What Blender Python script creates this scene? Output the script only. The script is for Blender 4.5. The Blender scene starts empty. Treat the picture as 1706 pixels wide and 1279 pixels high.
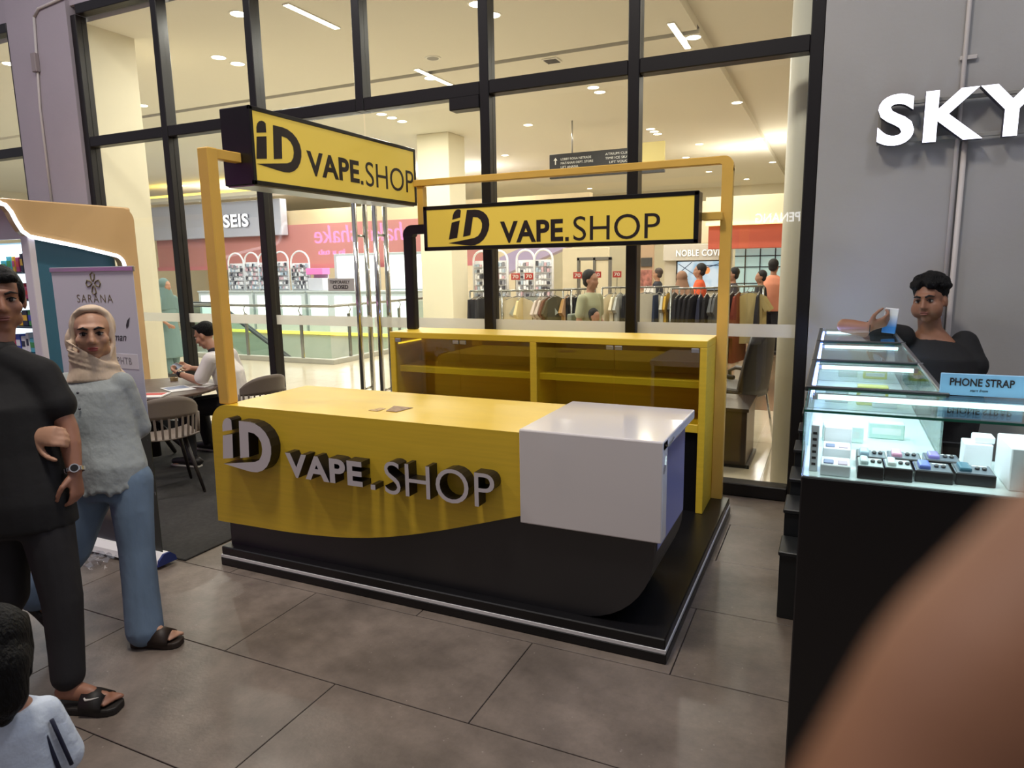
import bpy, bmesh, math, random
from mathutils import Vector, Matrix, Euler
from mathutils.geometry import tessellate_polygon
random.seed(7)
PI = math.pi
sc = bpy.context.scene
col = sc.collection
V = Vector

# ------------------------------------------------------------------ camera
yaw, pitch, roll = math.radians(25.026), math.radians(-9.637), math.radians(-0.914)
fw = V((-math.sin(yaw)*math.cos(pitch), math.cos(yaw)*math.cos(pitch), math.sin(pitch)))
rt = V((math.cos(yaw), math.sin(yaw), 0)); upv = rt.cross(fw)
r2 = rt*math.cos(roll) + upv*math.sin(roll); u2 = -rt*math.sin(roll) + upv*math.cos(roll)
cd = bpy.data.cameras.new('camera'); cam = bpy.data.objects.new('camera', cd); col.objects.link(cam)
CAM = V((3.262, -2.814, 1.745))
cam.matrix_world = Matrix(((r2.x, u2.x, -fw.x, CAM.x), (r2.y, u2.y, -fw.y, CAM.y), (r2.z, u2.z, -fw.z, CAM.z), (0, 0, 0, 1)))
cd.sensor_width = 36; cd.lens = 1147.69/1706*36
cd.clip_start = 0.005; cd.clip_end = 200
cd.dof.use_dof = True; cd.dof.focus_distance = 5.0; cd.dof.aperture_fstop = 8.0
sc.camera = cam

# ------------------------------------------------------------------ world, exposure
w = bpy.data.worlds.new('world'); sc.world = w; w.use_nodes = True
w.node_tree.nodes['Background'].inputs[0].default_value = (0.90, 0.89, 1.0, 1)
w.node_tree.nodes['Background'].inputs[1].default_value = 0.34
sc.view_settings.view_transform = 'Standard'; sc.view_settings.look = 'None'
sc.view_settings.exposure = 0.0; sc.view_settings.gamma = 1.0; sc.view_settings.use_curve_mapping = False

def area_light(name, loc, size, power, color, size_y=None, rot=(0, 0, 0)):
    l = bpy.data.lights.new(name, 'AREA'); l.energy = power; l.color = color; l.size = size
    if size_y: l.shape = 'RECTANGLE'; l.size_y = size_y
    o = bpy.data.objects.new(name, l); col.objects.link(o); o.location = loc; o.rotation_euler = rot
    return o
# canopy lamps over the walkway outside
area_light('canopy_lamp', (1.3, -1.3, 7.0), 0.9, 210, (1.0, 0.91, 0.78))
area_light('canopy_lamp', (4.8, -0.6, 7.0), 0.9, 80, (0.90, 0.92, 1.0))
area_light('canopy_lamp', (-3.4, -1.4, 7.0), 0.9, 150, (1.0, 0.93, 0.92))
# lamps under the mall's ceiling
# (single downlights; the fittings around them are built with the mall below)
DOWN = [(-2.71, 3.19), (-4.20, 4.28), (-4.20, 4.60), (-.35, 4.56), (-.35, 4.20), (-2.30, 6.44), (-.35, 7.79), (-.35, 8.11), (-.35, 8.44), (-4.33, 8.07), (-4.34, 8.41), (-4.36, 8.77), (-.36, 11.89), (-.36, 12.20), (-.36, 12.51), (-2.40, 10.26), (1.51, 6.39), (1.54, 14.24), (-.46, 16.14), (.21, 14.26), (-6.69, 3.14), (-8.0, 4.03), (-7.4, 5.6), (-10.4, 5.6), (-13.4, 5.6), (-7.4, 13.8), (-10.1, 13.6), (-13.2, 13.6), (-16.0, 13.6), (-10.1, 15.67), (-4.4, 13.4), (1.54, 10.3), (3.6, 5.0), (3.6, 9.0), (-12.5, 18.2), (-8.6, 18.6), (-4.6, 18.2), (-.4, 19.4), (1.5, 18.3), (-10.5, 21.4), (-5.0, 21.8), (.4, 22.0)]  # rearmost ones added to brighten the dark far ceiling
for x, y in DOWN:
    zc = 4.47 if y < 4.05 else (4.62 if x > 1.6 else 4.5)
    l = bpy.data.lights.new('downlight_lamp', 'AREA'); l.shape = 'DISK'; l.size = .17; l.energy = 36 if x > -5.2 else 52; l.color = (1.0, .95, .86)
    o = bpy.data.objects.new('downlight_lamp', l); col.objects.link(o); o.location = (x, y, zc-.006)
# unseen uplights added above the far shop fascias to brighten the ceiling
area_light('added_uplight', (-10.5, 14.6, 3.6), 10, 260, (.98, .95, 1.0), size_y=.4, rot=(PI, 0, 0))
area_light('added_uplight', (3.6, 15.15, 3.4), 6, 130, (1.0, .95, .86), size_y=.3, rot=(PI, 0, 0))
# broad area light just under the closed ceiling, above the atrium void
area_light('atrium_lamp', (-11, 9.9, 4.44), 9.0, 420, (.97, 1.0, .98), size_y=3.6)

# ------------------------------------------------------------------ helpers
def lin(c):
    return tuple((x/255/12.92 if x/255 <= .04045 else ((x/255+.055)/1.055)**2.4) for x in c)

def M(name, c, rough=.5, metal=0.0, spec=.5, emit=0, noise=None, bump=None, coat=0, ecol=None, stretch=(1, 1, 1)):
    m = bpy.data.materials.new(name); m.use_nodes = True; nt = m.node_tree
    b = nt.nodes['Principled BSDF']; rgb = lin(c)
    b.inputs['Base Color'].default_value = (*rgb, 1); b.inputs['Roughness'].default_value = rough
    b.inputs['Metallic'].default_value = metal; b.inputs['Specular IOR Level'].default_value = spec
    if coat: b.inputs['Coat Weight'].default_value = coat; b.inputs['Coat Roughness'].default_value = .08
    if emit:
        b.inputs['Emission Color'].default_value = (*(lin(ecol) if ecol else rgb), 1); b.inputs['Emission Strength'].default_value = emit
    if noise or bump:
        tc = nt.nodes.new('ShaderNodeTexCoord'); mp = nt.nodes.new('ShaderNodeMapping'); mp.inputs['Scale'].default_value = stretch
        nt.links.new(tc.outputs['Object'], mp.inputs['Vector'])
    if noise:
        s, amt = noise
        n = nt.nodes.new('ShaderNodeTexNoise'); n.inputs['Scale'].default_value = s; n.inputs['Detail'].default_value = 5
        nt.links.new(mp.outputs[0], n.inputs['Vector'])
        r = nt.nodes.new('ShaderNodeValToRGB')
        r.color_ramp.elements[0].position = .3; r.color_ramp.elements[1].position = .7
        r.color_ramp.elements[0].color = (*[x*(1-amt) for x in rgb], 1); r.color_ramp.elements[1].color = (*[min(1, x*(1+amt)) for x in rgb], 1)
        nt.links.new(n.outputs['Fac'], r.inputs[0]); nt.links.new(r.outputs[0], b.inputs['Base Color'])
    if bump:
        s, st = bump
        n = nt.nodes.new('ShaderNodeTexNoise'); n.inputs['Scale'].default_value = s; n.inputs['Detail'].default_value = 4
        nt.links.new(mp.outputs[0], n.inputs['Vector'])
        bp = nt.nodes.new('ShaderNodeBump'); bp.inputs['Strength'].default_value = st; bp.inputs['Distance'].default_value = .02
        nt.links.new(n.outputs['Fac'], bp.inputs['Height']); nt.links.new(bp.outputs[0], b.inputs['Normal'])
    return m

def glass_mat(name, tint=(1, 1, 1), base=.05, rough=0.0, edge=.55, haze=0.0, hazecol=(1, 1, 1)):
    m = bpy.data.materials.new(name); m.use_nodes = True; nt = m.node_tree; nt.nodes.clear()
    out = nt.nodes.new('ShaderNodeOutputMaterial'); mx = nt.nodes.new('ShaderNodeMixShader')
    t = nt.nodes.new('ShaderNodeBsdfTransparent'); t.inputs[0].default_value = (*tint, 1)
    g = nt.nodes.new('ShaderNodeBsdfGlossy'); g.inputs['Roughness'].default_value = rough
    lw = nt.nodes.new('ShaderNodeLayerWeight'); lw.inputs[0].default_value = .5
    p = nt.nodes.new('ShaderNodeMath'); p.operation = 'POWER'; p.inputs[1].default_value = 4
    k = nt.nodes.new('ShaderNodeMath'); k.operation = 'MULTIPLY_ADD'; k.inputs[1].default_value = edge; k.inputs[2].default_value = base
    nt.links.new(lw.outputs['Facing'], p.inputs[0]); nt.links.new(p.outputs[0], k.inputs[0])
    nt.links.new(k.outputs[0], mx.inputs[0]); nt.links.new(t.outputs[0], mx.inputs[1]); nt.links.new(g.outputs[0], mx.inputs[2])
    last = mx
    if haze:
        d = nt.nodes.new('ShaderNodeBsdfDiffuse'); d.inputs[0].default_value = (*hazecol, 1)
        tr = nt.nodes.new('ShaderNodeBsdfTranslucent'); tr.inputs[0].default_value = (*hazecol, 1)
        a = nt.nodes.new('ShaderNodeMixShader'); a.inputs[0].default_value = .5
        nt.links.new(d.outputs[0], a.inputs[1]); nt.links.new(tr.outputs[0], a.inputs[2])
        h = nt.nodes.new('ShaderNodeMixShader'); h.inputs[0].default_value = haze
        nt.links.new(mx.outputs[0], h.inputs[1]); nt.links.new(a.outputs[0], h.inputs[2]); last = h
    nt.links.new(last.outputs[0], out.inputs[0])
    return m

def world_off(o):
    p = V((0, 0, 0))
    while o: p = p + o.location; o = o.parent
    return p

def tag(o, label=None, cat=None, group=None, kind=None):
    if label: o['label'] = label
    if cat: o['category'] = cat
    if group: o['group'] = group
    if kind: o['kind'] = kind
    return o

def thing(name, label, cat, loc=(0, 0, 0), group=None, kind=None):
    o = bpy.data.objects.new(name, None); col.objects.link(o); o.location = loc
    o.empty_display_size = .05
    return tag(o, label, cat, group, kind)

def copy_tree(o, parent=None):
    c = o.copy(); col.objects.link(c); c.parent = parent
    for ch in list(o.children): copy_tree(ch, c)
    return c

class MB:
    def __init__(s): s.v = []; s.f = []; s.mi = []
    def add(s, vs, fs, mi=0):
        n = len(s.v); s.v += [V(p) for p in vs]; s.f += [tuple(i+n for i in f) for f in fs]; s.mi += [mi]*len(fs); return s
    def box(s, x0, x1, y0, y1, z0, z1, mi=0):
        return s.add([(x0,y0,z0),(x1,y0,z0),(x1,y1,z0),(x0,y1,z0),(x0,y0,z1),(x1,y0,z1),(x1,y1,z1),(x0,y1,z1)],
                     [(3,2,1,0),(4,5,6,7),(0,1,5,4),(1,2,6,5),(2,3,7,6),(3,0,4,7)], mi)
    def rbox(s, x0, x1, y0, y1, z0, z1, r=.01, seg=2, mi=0):
        b = bmesh.new(); bmesh.ops.create_cube(b, size=1)
        for v in b.verts: v.co = V(((x0+x1)/2+v.co.x*(x1-x0), (y0+y1)/2+v.co.y*(y1-y0), (z0+z1)/2+v.co.z*(z1-z0)))
        bmesh.ops.bevel(b, geom=b.edges[:], offset=r, segments=seg, affect='EDGES', profile=.5)
        b.verts.index_update(); s.add([v.co for v in b.verts], [[v.index for v in f.verts] for f in b.faces], mi); b.free(); return s
    def prism(s, poly, a0, a1, axis='y', mi=0, mi_side=None):
        """poly of (u,v); extruded from a0 to a1 along axis. y: (x,z); x: (y,z); z: (x,y)"""
        def pt(u, v, a): return {'y': (u, a, v), 'x': (a, u, v), 'z': (u, v, a)}[axis]
        n = len(poly); vs = [pt(u, v, a0) for u, v in poly]+[pt(u, v, a1) for u, v in poly]
        tris = tessellate_polygon([[V((u, v, 0)) for u, v in poly]])
        s.add(vs, [t for t in tris]+[tuple(i+n for i in reversed(t)) for t in tris], mi)
        s.add(vs, [(i, (i+1) % n, (i+1) % n+n, i+n) for i in range(n)], mi if mi_side is None else mi_side)
        return s
    def cyl(s, a, b, ra, rb=None, n=16, mi=0, caps=True):
        a, b = V(a), V(b); rb = ra if rb is None else rb
        d = (b-a).normalized(); q = d.orthogonal().normalized(); t = d.cross(q)
        vs = [a+(q*math.cos(2*PI*i/n)+t*math.sin(2*PI*i/n))*ra for i in range(n)]+[b+(q*math.cos(2*PI*i/n)+t*math.sin(2*PI*i/n))*rb for i in range(n)]
        fs = [(i, (i+1) % n, (i+1) % n+n, i+n) for i in range(n)]
        if caps: fs += [tuple(range(n-1, -1, -1)), tuple(range(n, 2*n))]
        return s.add(vs, fs, mi)
    def tube(s, pts, r, n=8, mi=0, closed=False):
        pts = [V(p) for p in pts]; m = len(pts); rings = []; q = None
        for i, p in enumerate(pts):
            if closed: d = (pts[(i+1) % m]-pts[i-1]).normalized()
            else: d = (pts[min(i+1, m-1)]-pts[max(i-1, 0)]).normalized()
            if q is None: q = d.orthogonal().normalized()
            q = (q-d*q.dot(d)).normalized(); t = d.cross(q)
            rr = r[i] if isinstance(r, (list, tuple)) else r
            rings.append([p+(q*math.cos(2*PI*k/n)+t*math.sin(2*PI*k/n))*rr for k in range(n)])
        vs = [p for g in rings for p in g]; fs = []
        for i in range(m if closed else m-1):
            a, b = i*n, ((i+1) % m)*n
            fs += [(a+k, a+(k+1) % n, b+(k+1) % n, b+k) for k in range(n)]
        if not closed: fs += [tuple(range(n-1, -1, -1)), tuple((m-1)*n+k for k in range(n))]
        return s.add(vs, fs, mi)
    def ball(s, c, r, n=12, m=8, R=None, mi=0):
        rx, ry, rz = (r, r, r) if not isinstance(r, (tuple, list)) else r
        c = V(c); vs = [(0, 0, 1)]
        for j in range(1, m):
            a = PI*j/m
            vs += [(math.sin(a)*math.cos(2*PI*i/n), math.sin(a)*math.sin(2*PI*i/n), math.cos(a)) for i in range(n)]
        vs.append((0, 0, -1)); L = len(vs)-1
        P = []
        for x, y, z in vs:
            p = V((x*rx, y*ry, z*rz)); P.append(c+(R @ p if R else p))
        fs = [(0, 1+i, 1+(i+1) % n) for i in range(n)]
        for j in range(m-2):
            a = 1+j*n; b = a+n
            fs += [(a+i, b+i, b+(i+1) % n, a+(i+1) % n) for i in range(n)]
        a = 1+(m-2)*n; fs += [(a+i, L, a+(i+1) % n) for i in range(n)]
        return s.add(P, fs, mi)
    def lathe(s, prof, c=(0, 0, 0), n=24, mi=0):
        c = V(c); k = len(prof); vs = [c+V((r*math.cos(2*PI*i/n), r*math.sin(2*PI*i/n), z)) for r, z in prof for i in range(n)]
        fs = [(j*n+i, j*n+(i+1) % n, (j+1)*n+(i+1) % n, (j+1)*n+i) for j in range(k-1) for i in range(n)]
        fs += [tuple(range(n-1, -1, -1)), tuple((k-1)*n+i for i in range(n))]
        return s.add(vs, fs, mi)
    def loft(s, secs, n=16, mi=0):
        """secs: (centre, half vector a, half vector b)"""
        vs = []
        for c, a, b in secs:
            c, a, b = V(c), V(a), V(b)
            vs += [c+a*math.cos(2*PI*i/n)+b*math.sin(2*PI*i/n) for i in range(n)]
        m = len(secs); fs = [(j*n+i, j*n+(i+1) % n, (j+1)*n+(i+1) % n, (j+1)*n+i) for j in range(m-1) for i in range(n)]
        fs += [tuple(range(n-1, -1, -1)), tuple((m-1)*n+i for i in range(n))]
        return s.add(vs, fs, mi)
    def limb(s, pts, rs, n=12):
        for i in range(len(pts)-1): s.cyl(pts[i], pts[i+1], rs[i], rs[i+1], n)
        for p, r in zip(pts, rs): s.ball(p, r)
        return s
    def mesh(s, name, mats, off=V((0, 0, 0)), smooth=False):
        me = bpy.data.meshes.new(name); me.from_pydata([p-off for p in s.v], [], s.f)
        for m in (mats if isinstance(mats, (list, tuple)) else [mats]): me.materials.append(m)
        if any(s.mi): me.polygons.foreach_set('material_index', s.mi)
        b = bmesh.new(); b.from_mesh(me); bmesh.ops.recalc_face_normals(b, faces=b.faces); b.to_mesh(me); b.free()
        if smooth: me.polygons.foreach_set('use_smooth', [True]*len(me.polygons))
        return me
    def build(s, name, mats, parent=None, smooth=False, label=None, cat=None, group=None, kind=None, base=None):
        off = world_off(parent) if parent else (V(base) if base else V((0, 0, 0)))
        o = bpy.data.objects.new(name, s.mesh(name, mats, off, smooth)); col.objects.link(o); o.parent = parent
        if base and not parent: o.location = base
        return tag(o, label, cat, group, kind)
    def blob(s, name, mat, parent=None, voxel=.008, it=4, **kw):
        """one continuous surface over all the shapes"""
        off = world_off(parent) if parent else V((0, 0, 0))
        me = s.mesh(name, mat, off); o = bpy.data.objects.new(name, me); col.objects.link(o)
        r = o.modifiers.new('r', 'REMESH'); r.mode = 'VOXEL'; r.voxel_size = voxel; r.use_smooth_shade = True
        k = o.modifiers.new('s', 'SMOOTH'); k.factor = .5; k.iterations = it
        dg = bpy.context.evaluated_depsgraph_get()
        m2 = bpy.data.meshes.new_from_object(o.evaluated_get(dg)); m2.name = name
        o.modifiers.clear(); o.data = m2; bpy.data.meshes.remove(me)
        if not m2.materials: m2.materials.append(mat)
        m2.polygons.foreach_set('use_smooth', [True]*len(m2.polygons))
        o.parent = parent
        return tag(o, kw.get('label'), kw.get('cat'), kw.get('group'), kw.get('kind'))

def arc(cx, cz, r, a0, a1, n=8):
    return [(cx+r*math.cos(math.radians(a0+(a1-a0)*i/n)), cz+r*math.sin(math.radians(a0+(a1-a0)*i/n))) for i in range(n+1)]

def text_shapes(body, bold=0.0, shear=0.0, spacing=1.0, depth=0.05, split=True):
    """list of (verts, faces) one per letter, in a frame where the whole text fills 0..1 x 0..1 (x, y), z 0..depth"""
    cu = bpy.data.curves.new('t', 'FONT'); cu.body = body; cu.size = 1; cu.extrude = .5; cu.offset = bold; cu.shear = shear
    cu.space_character = spacing; cu.resolution_u = 5
    o = bpy.data.objects.new('t', cu); col.objects.link(o)
    me = bpy.data.meshes.new_from_object(o.evaluated_get(bpy.context.evaluated_depsgraph_get()))
    bpy.data.objects.remove(o); bpy.data.curves.remove(cu)
    b = bmesh.new(); b.from_mesh(me); bpy.data.meshes.remove(me)
    bmesh.ops.remove_doubles(b, verts=b.verts, dist=1e-5)
    xs = [v.co.x for v in b.verts]; ys = [v.co.y for v in b.verts]
    x0, x1, y0, y1 = min(xs), max(xs), min(ys), max(ys)
    for v in b.verts: v.co = V(((v.co.x-x0)/(x1-x0), (v.co.y-y0)/(y1-y0), (v.co.z+.5)*depth))
    b.verts.index_update(); b.verts.ensure_lookup_table()
    out = []; seen = set()
    if not split:
        out.append(([v.co.copy() for v in b.verts], [[v.index for v in f.verts] for f in b.faces]))
    else:
        for v in b.verts:
            if v.index in seen: continue
            st = [v]; isl = []; seen.add(v.index)
            while st:
                q = st.pop(); isl.append(q)
                for e in q.link_edges:
                    t = e.other_vert(q)
                    if t.index not in seen: seen.add(t.index); st.append(t)
            mp = {q.index: i for i, q in enumerate(isl)}
            fs = {f for q in isl for f in q.link_faces}
            out.append(([q.co.copy() for q in isl], [[mp[u.index] for u in f.verts] for f in fs]))
        out.sort(key=lambda t: min(p.x for p in t[0]))
    b.free(); return out

def letters(body, org, ux, uy, w, h, depth, mat, parent, name='letter', bold=0, shear=0, spacing=1.0, split=True, face_mat=None):
    """text standing at org, running w along unit ux, h along uy, its face pushed out by depth along ux x uy"""
    ux, uy, org = V(ux), V(uy), V(org); un = ux.cross(uy); res = []
    for vs, fs in text_shapes(body, bold, shear, spacing, 1.0, split):
        mb = MB(); mb.add([org+ux*(p.x*w)+uy*(p.y*h)+un*(p.z*depth) for p in vs], fs)
        o = mb.build(name, mat, parent); res.append(o)
        if face_mat:
            tri = [f for f in fs if all(vs[i].z > .99 for i in f)]
            ids = sorted({i for f in tri for i in f}); mp = {i: j for j, i in enumerate(ids)}
            k = MB(); k.add([org+ux*(vs[i].x*w)+uy*(vs[i].y*h)+un*(depth+.0015) for i in ids], [[mp[i] for i in f] for f in tri])
            k.build(name+'_face', face_mat, o)
    return res
# ------------------------------------------------------------------ materials
black_lam = M('black_laminate', (17, 16, 18), .32)
black_metal = M('black_metal', (24, 21, 22), .4, spec=.4)
black_gloss = M('black_gloss', (22, 22, 26), .42, spec=1.0)
yellow = M('yellow_laminate', (228, 191, 56), .38, noise=(9, .05), stretch=(.25, 1, 6))
yellow_steel = M('yellow_steel', (226, 180, 84), .42, noise=(5, .05))
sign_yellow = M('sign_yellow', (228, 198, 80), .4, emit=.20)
sign_black = M('sign_print', (34, 24, 26), .5)
white_gloss = M('white_gloss', (226, 220, 218), .10, coat=.5)
white_acryl = M('white_acrylic', (222, 216, 214), .4)
alu = M('aluminium', (190, 190, 192), .32, metal=.9)
chrome = M('chrome', (215, 213, 210), .12, metal=1)
plastic_white = M('white_plastic', (228, 226, 226), .4)
paper = M('paper', (232, 230, 226), .7)
pane_glass = glass_mat('window_glass', (.97, .985, .97), .035)
door_glass = glass_mat('door_glass', (.965, .985, .97), .035)
case_glass = glass_mat('showcase_glass', (.93, .985, .965), .05)
rail_glass = glass_mat('railing_glass', (.90, .96, .93), .05)
smoked = glass_mat('smoked_yellow_glass', (.92, .93, .74), .07)
frost = glass_mat('frosted_film', (1, 1, 1), .03, haze=.72, hazecol=(.86, .85, .80))
wall_grey = M('wall_grey', (168, 166, 164), .8, noise=(1.3, .06), bump=(30, .06))
wall_lav = M('wall_lavender', (170, 162, 170), .8, noise=(1.3, .05), bump=(30, .06))
cream = M('cream_paint', (230, 222, 196), .7, noise=(.8, .03))
ceil_m = M('ceiling_paint', (236, 230, 214), .85)
grout = M('grout', (52, 46, 42), .9)
led = M('led_white', (255, 250, 238), .5, emit=7)
lamp_on = M('lamp_disc', (255, 246, 222), .5, emit=9)
lamp_rim = M('lamp_rim', (240, 236, 225), .5)

def tile_mat(name, c, rough, amt, speck=True, bumpy=.05):
    m = M(name, c, rough, noise=(2.2, amt), bump=(60, bumpy)); nt = m.node_tree; b = nt.nodes['Principled BSDF']
    geo = nt.nodes.new('ShaderNodeNewGeometry'); base = b.inputs['Base Color'].links[0].from_socket
    mapn = [n for n in nt.nodes if n.type == 'MAPPING'][0]; nt.links.new(geo.outputs['Position'], mapn.inputs['Vector'])
    n2 = nt.nodes.new('ShaderNodeTexNoise'); n2.inputs['Scale'].default_value = 9; n2.inputs['Detail'].default_value = 9; n2.inputs['Roughness'].default_value = .78
    nt.links.new(geo.outputs['Position'], n2.inputs['Vector'])
    mul = nt.nodes.new('ShaderNodeMix'); mul.data_type = 'RGBA'; mul.blend_type = 'OVERLAY'; mul.inputs['Factor'].default_value = .6 if speck else .15
    nt.links.new(base, mul.inputs['A']); nt.links.new(n2.outputs['Fac'], mul.inputs['B'])
    last = mul.outputs['Result']
    if speck:
        vo = nt.nodes.new('ShaderNodeTexVoronoi'); vo.inputs['Scale'].default_value = 26
        nt.links.new(geo.outputs['Position'], vo.inputs['Vector'])
        lt = nt.nodes.new('ShaderNodeMath'); lt.operation = 'LESS_THAN'; lt.inputs[1].default_value = .085
        nt.links.new(vo.outputs['Distance'], lt.inputs[0])
        sel = nt.nodes.new('ShaderNodeMath'); sel.operation = 'GREATER_THAN'; sel.inputs[1].default_value = .72
        sep = nt.nodes.new('ShaderNodeSeparateColor'); nt.links.new(vo.outputs['Color'], sep.inputs[0]); nt.links.new(sep.outputs[0], sel.inputs[0])
        an = nt.nodes.new('ShaderNodeMath'); an.operation = 'MULTIPLY'; nt.links.new(lt.outputs[0], an.inputs[0]); nt.links.new(sel.outputs[0], an.inputs[1])
        f = nt.nodes.new('ShaderNodeMath'); f.operation = 'MULTIPLY'; f.inputs[1].default_value = .45; nt.links.new(an.outputs[0], f.inputs[0])
        mx = nt.nodes.new('ShaderNodeMix'); mx.data_type = 'RGBA'; mx.inputs['B'].default_value = (.42, .38, .34, 1)
        nt.links.new(f.outputs[0], mx.inputs['Factor']); nt.links.new(last, mx.inputs['A']); last = mx.outputs['Result']
    nt.links.new(last, b.inputs['Base Color'])
    return m
tile_m = tile_mat('stone_tile', (112, 101, 92), .36, .30)
mall_tile = tile_mat('mall_tile', (205, 194, 172), .16, .04, speck=False, bumpy=.0)
store_tile = tile_mat('store_tile', (128, 106, 82), .18, .10, speck=False, bumpy=.0)
carpet_m = M('carpet', (46, 44, 43), .95, noise=(40, .25), bump=(400, .4))

# ------------------------------------------------------------------ ground outside: slab with single tiles
fl = MB().box(-9, 7, -6, 2.46, -.06, -.012).build('floor', grout, kind='structure')
TL, TW, G = 1.29, .634, .0025
for r in range(-8, 6):
    y0 = -.702 + r*TW; y1 = min(y0+TW, 2.452)
    if y1-y0 < .05: continue
    off = 1.42 if (r % 2) else .775
    off = .775 if r % 2 == 0 else 1.42
    for k in range(-6, 5):
        x0 = off + k*TL; x1 = x0+TL
        if x1 < -6.8 or x0 > 6: continue
        if y1 < -2.6 and (x1 < -1 or x0 > 5): continue
        MB().rbox(x0+G, x1-G, y0+G, y1-G, -.02, 0, .0015, 1).build('tile', tile_m, fl)

# mall floor with its tiles
mf = MB().box(-5.2, 8, 2.46, 24, -.06, -.01).box(-22, -5.2, 2.46, 7.45, -.06, -.01).box(-22, -5.2, 12.4, 24, -.06, -.01).build('floor', M('mall_grout', (170, 160, 140), .6), kind='structure')
mt = None
for i in range(0, 14):
    for j in range(0, 17):
        x0 = -5.2+i*.8; y0 = 2.6+j*.8
        if j > 6 and i < 2 and False: continue
        MB().box(x0+.002, x0+.798, y0+.002, y0+.798, -.02, 0).build('tile', store_tile if x0 > -.5 and y0 > 5 else mall_tile, mf)
rest = MB()
rest.box(-22, -5.2, 2.46, 7.45, -.02, -.001).box(6, 8, 2.6, 24, -.02, -.001).box(-5.2, 6, 16.2, 24, -.02, -.001).box(-22, -5.2, 12.4, 24, -.02, -.001)
rest.build('floor_finish', mall_tile, mf)
MB().box(-22, -5.2, 7.45, 12.4, -4.2, -4.1).build('floor_lower', M('lower_floor', (214, 216, 196), .35), kind='structure')
MB().box(-22, -5.2, 12.36, 12.42, -4.1, -.06).box(-5.24, -5.2, 7.45, 12.4, -4.1, -.06).build('wall_void', M('void_edge', (206, 208, 190), .6), kind='structure')

# ------------------------------------------------------------------ walls
MB().box(-5.46, -4.405, 2.42, 2.62, 0, 6.5).build('wall_left', wall_lav, kind='structure')
MB().box(-5.46, -4.405, 2.62, 3.22, 0, 4.5).build('wall_left_inner', cream, kind='structure')
MB().box(3.11, 8, 2.45, 2.75, 0, 6.5).build('wall_right', wall_grey, kind='structure')
MB().box(-4.405, 3.11, 2.47, 2.62, 4.6, 6.5).box(-12, -5.46, 2.47, 2.62, 4.6, 6.5).build('wall_above', wall_lav, kind='structure')
# the shop front across the walkway, behind the viewer
MB().box(-12, 9, -6.3, -6.0, 0, 5.2).build('wall_opposite', M('opposite_wall', (92, 84, 92), .7), kind='structure')
# mall perimeter
MB().box(7.9, 8, 2.75, 24, 0, 4.8).build('wall_mall_east', cream, kind='structure')
MB().box(-22, 8, 23.9, 24, 0, 4.8).build('wall_mall_back', cream, kind='structure')
MB().box(-22.1, -22, 2.46, 24, -4.2, 4.8).build('wall_mall_west', cream, kind='structure')

# mall ceiling with its steps and a slot
ce = MB()
ce.box(-22, 8, 2.62, 4.05, 4.47, 4.9)
ce.box(-22, 1.6, 4.05, 6.12, 4.5, 4.9)
ce.box(-22, 1.6, 6.27, 24, 4.5, 4.9)
ce.box(-22, 1.6, 6.12, 6.27, 4.56, 4.9)
ce.box(1.6, 8, 4.05, 24, 4.62, 4.9)
ce.build('ceiling', ceil_m, kind='structure')

# ------------------------------------------------------------------ glazed front
GX = [-4.361+1.238*k for k in range(7)]
wn = MB()
wn = thing('window_1', None, None, (0, 2.52, 0), kind='structure')
HW = .043
for k, x in enumerate(GX):
    z0 = 3.13 if k == 3 else .0
    MB().rbox(x-HW, x+HW, 2.455, 2.585, z0, 4.5, .006, 1).build('mullion', black_metal, wn)
for z0, z1 in ((3.13, 3.237), (4.5, 4.6)):
    for k in range(6):
        MB().rbox(GX[k]+HW, GX[k+1]-HW, 2.46, 2.58, z0, z1, .006, 1).build('transom', black_metal, wn)
for k in (0, 1, 4, 5):
    MB().rbox(GX[k]+HW, GX[k+1]-HW, 2.45, 2.59, 0, .10, .006, 1).build('sill', black_metal, wn)
    MB().box(GX[k]+HW, GX[k+1]-HW, 2.515, 2.525, .10, 3.13).build('pane', pane_glass, wn)
    MB().box(GX[k]+HW, GX[k+1]-HW, 2.511, 2.514, 1.21, 1.305).build('frosted_band', frost, wn)
for k in range(6):
    MB().box(GX[k]+HW, GX[k+1]-HW, 2.515, 2.525, 3.237, 4.5).build('pane', pane_glass, wn)
# glass double door between the third and fifth mullion
dr = thing('door_1', None, None, (GX[3], 2.52, 0), kind='structure')
for s in (-1, 1):
    xa, xb = (GX[2]+HW+.005, GX[3]-.012) if s < 0 else (GX[3]+.012, GX[4]-HW-.005)
    lf = MB().box(xa, xb, 2.514, 2.526, .012, 3.12).build('door_leaf', door_glass, dr)
    MB().box(xa, xb, 2.510, 2.513, 1.21, 1.305).build('frosted_band', frost, lf)
    MB().rbox(xa, xb, 2.50, 2.54, .012, .10, .004, 1).build('bottom_rail', chrome, lf)
    hx = -.755 if s < 0 else -.53
    for hy in (2.44, 2.60):
        MB().cyl((hx, hy, .32), (hx, hy, 2.35), .024, n=14).build('handle_bar', chrome, lf, smooth=True)
    for z in (.62, 2.05):
        MB().cyl((hx, 2.44, z), (hx, 2.60, z), .012, n=10).build('handle_standoff', chrome, lf, smooth=True)
MB().rbox(GX[4]-.32, GX[4]-HW, 2.44, 2.56, 3.03, 3.13, .006, 1).build('door_closer', black_metal, dr)
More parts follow.
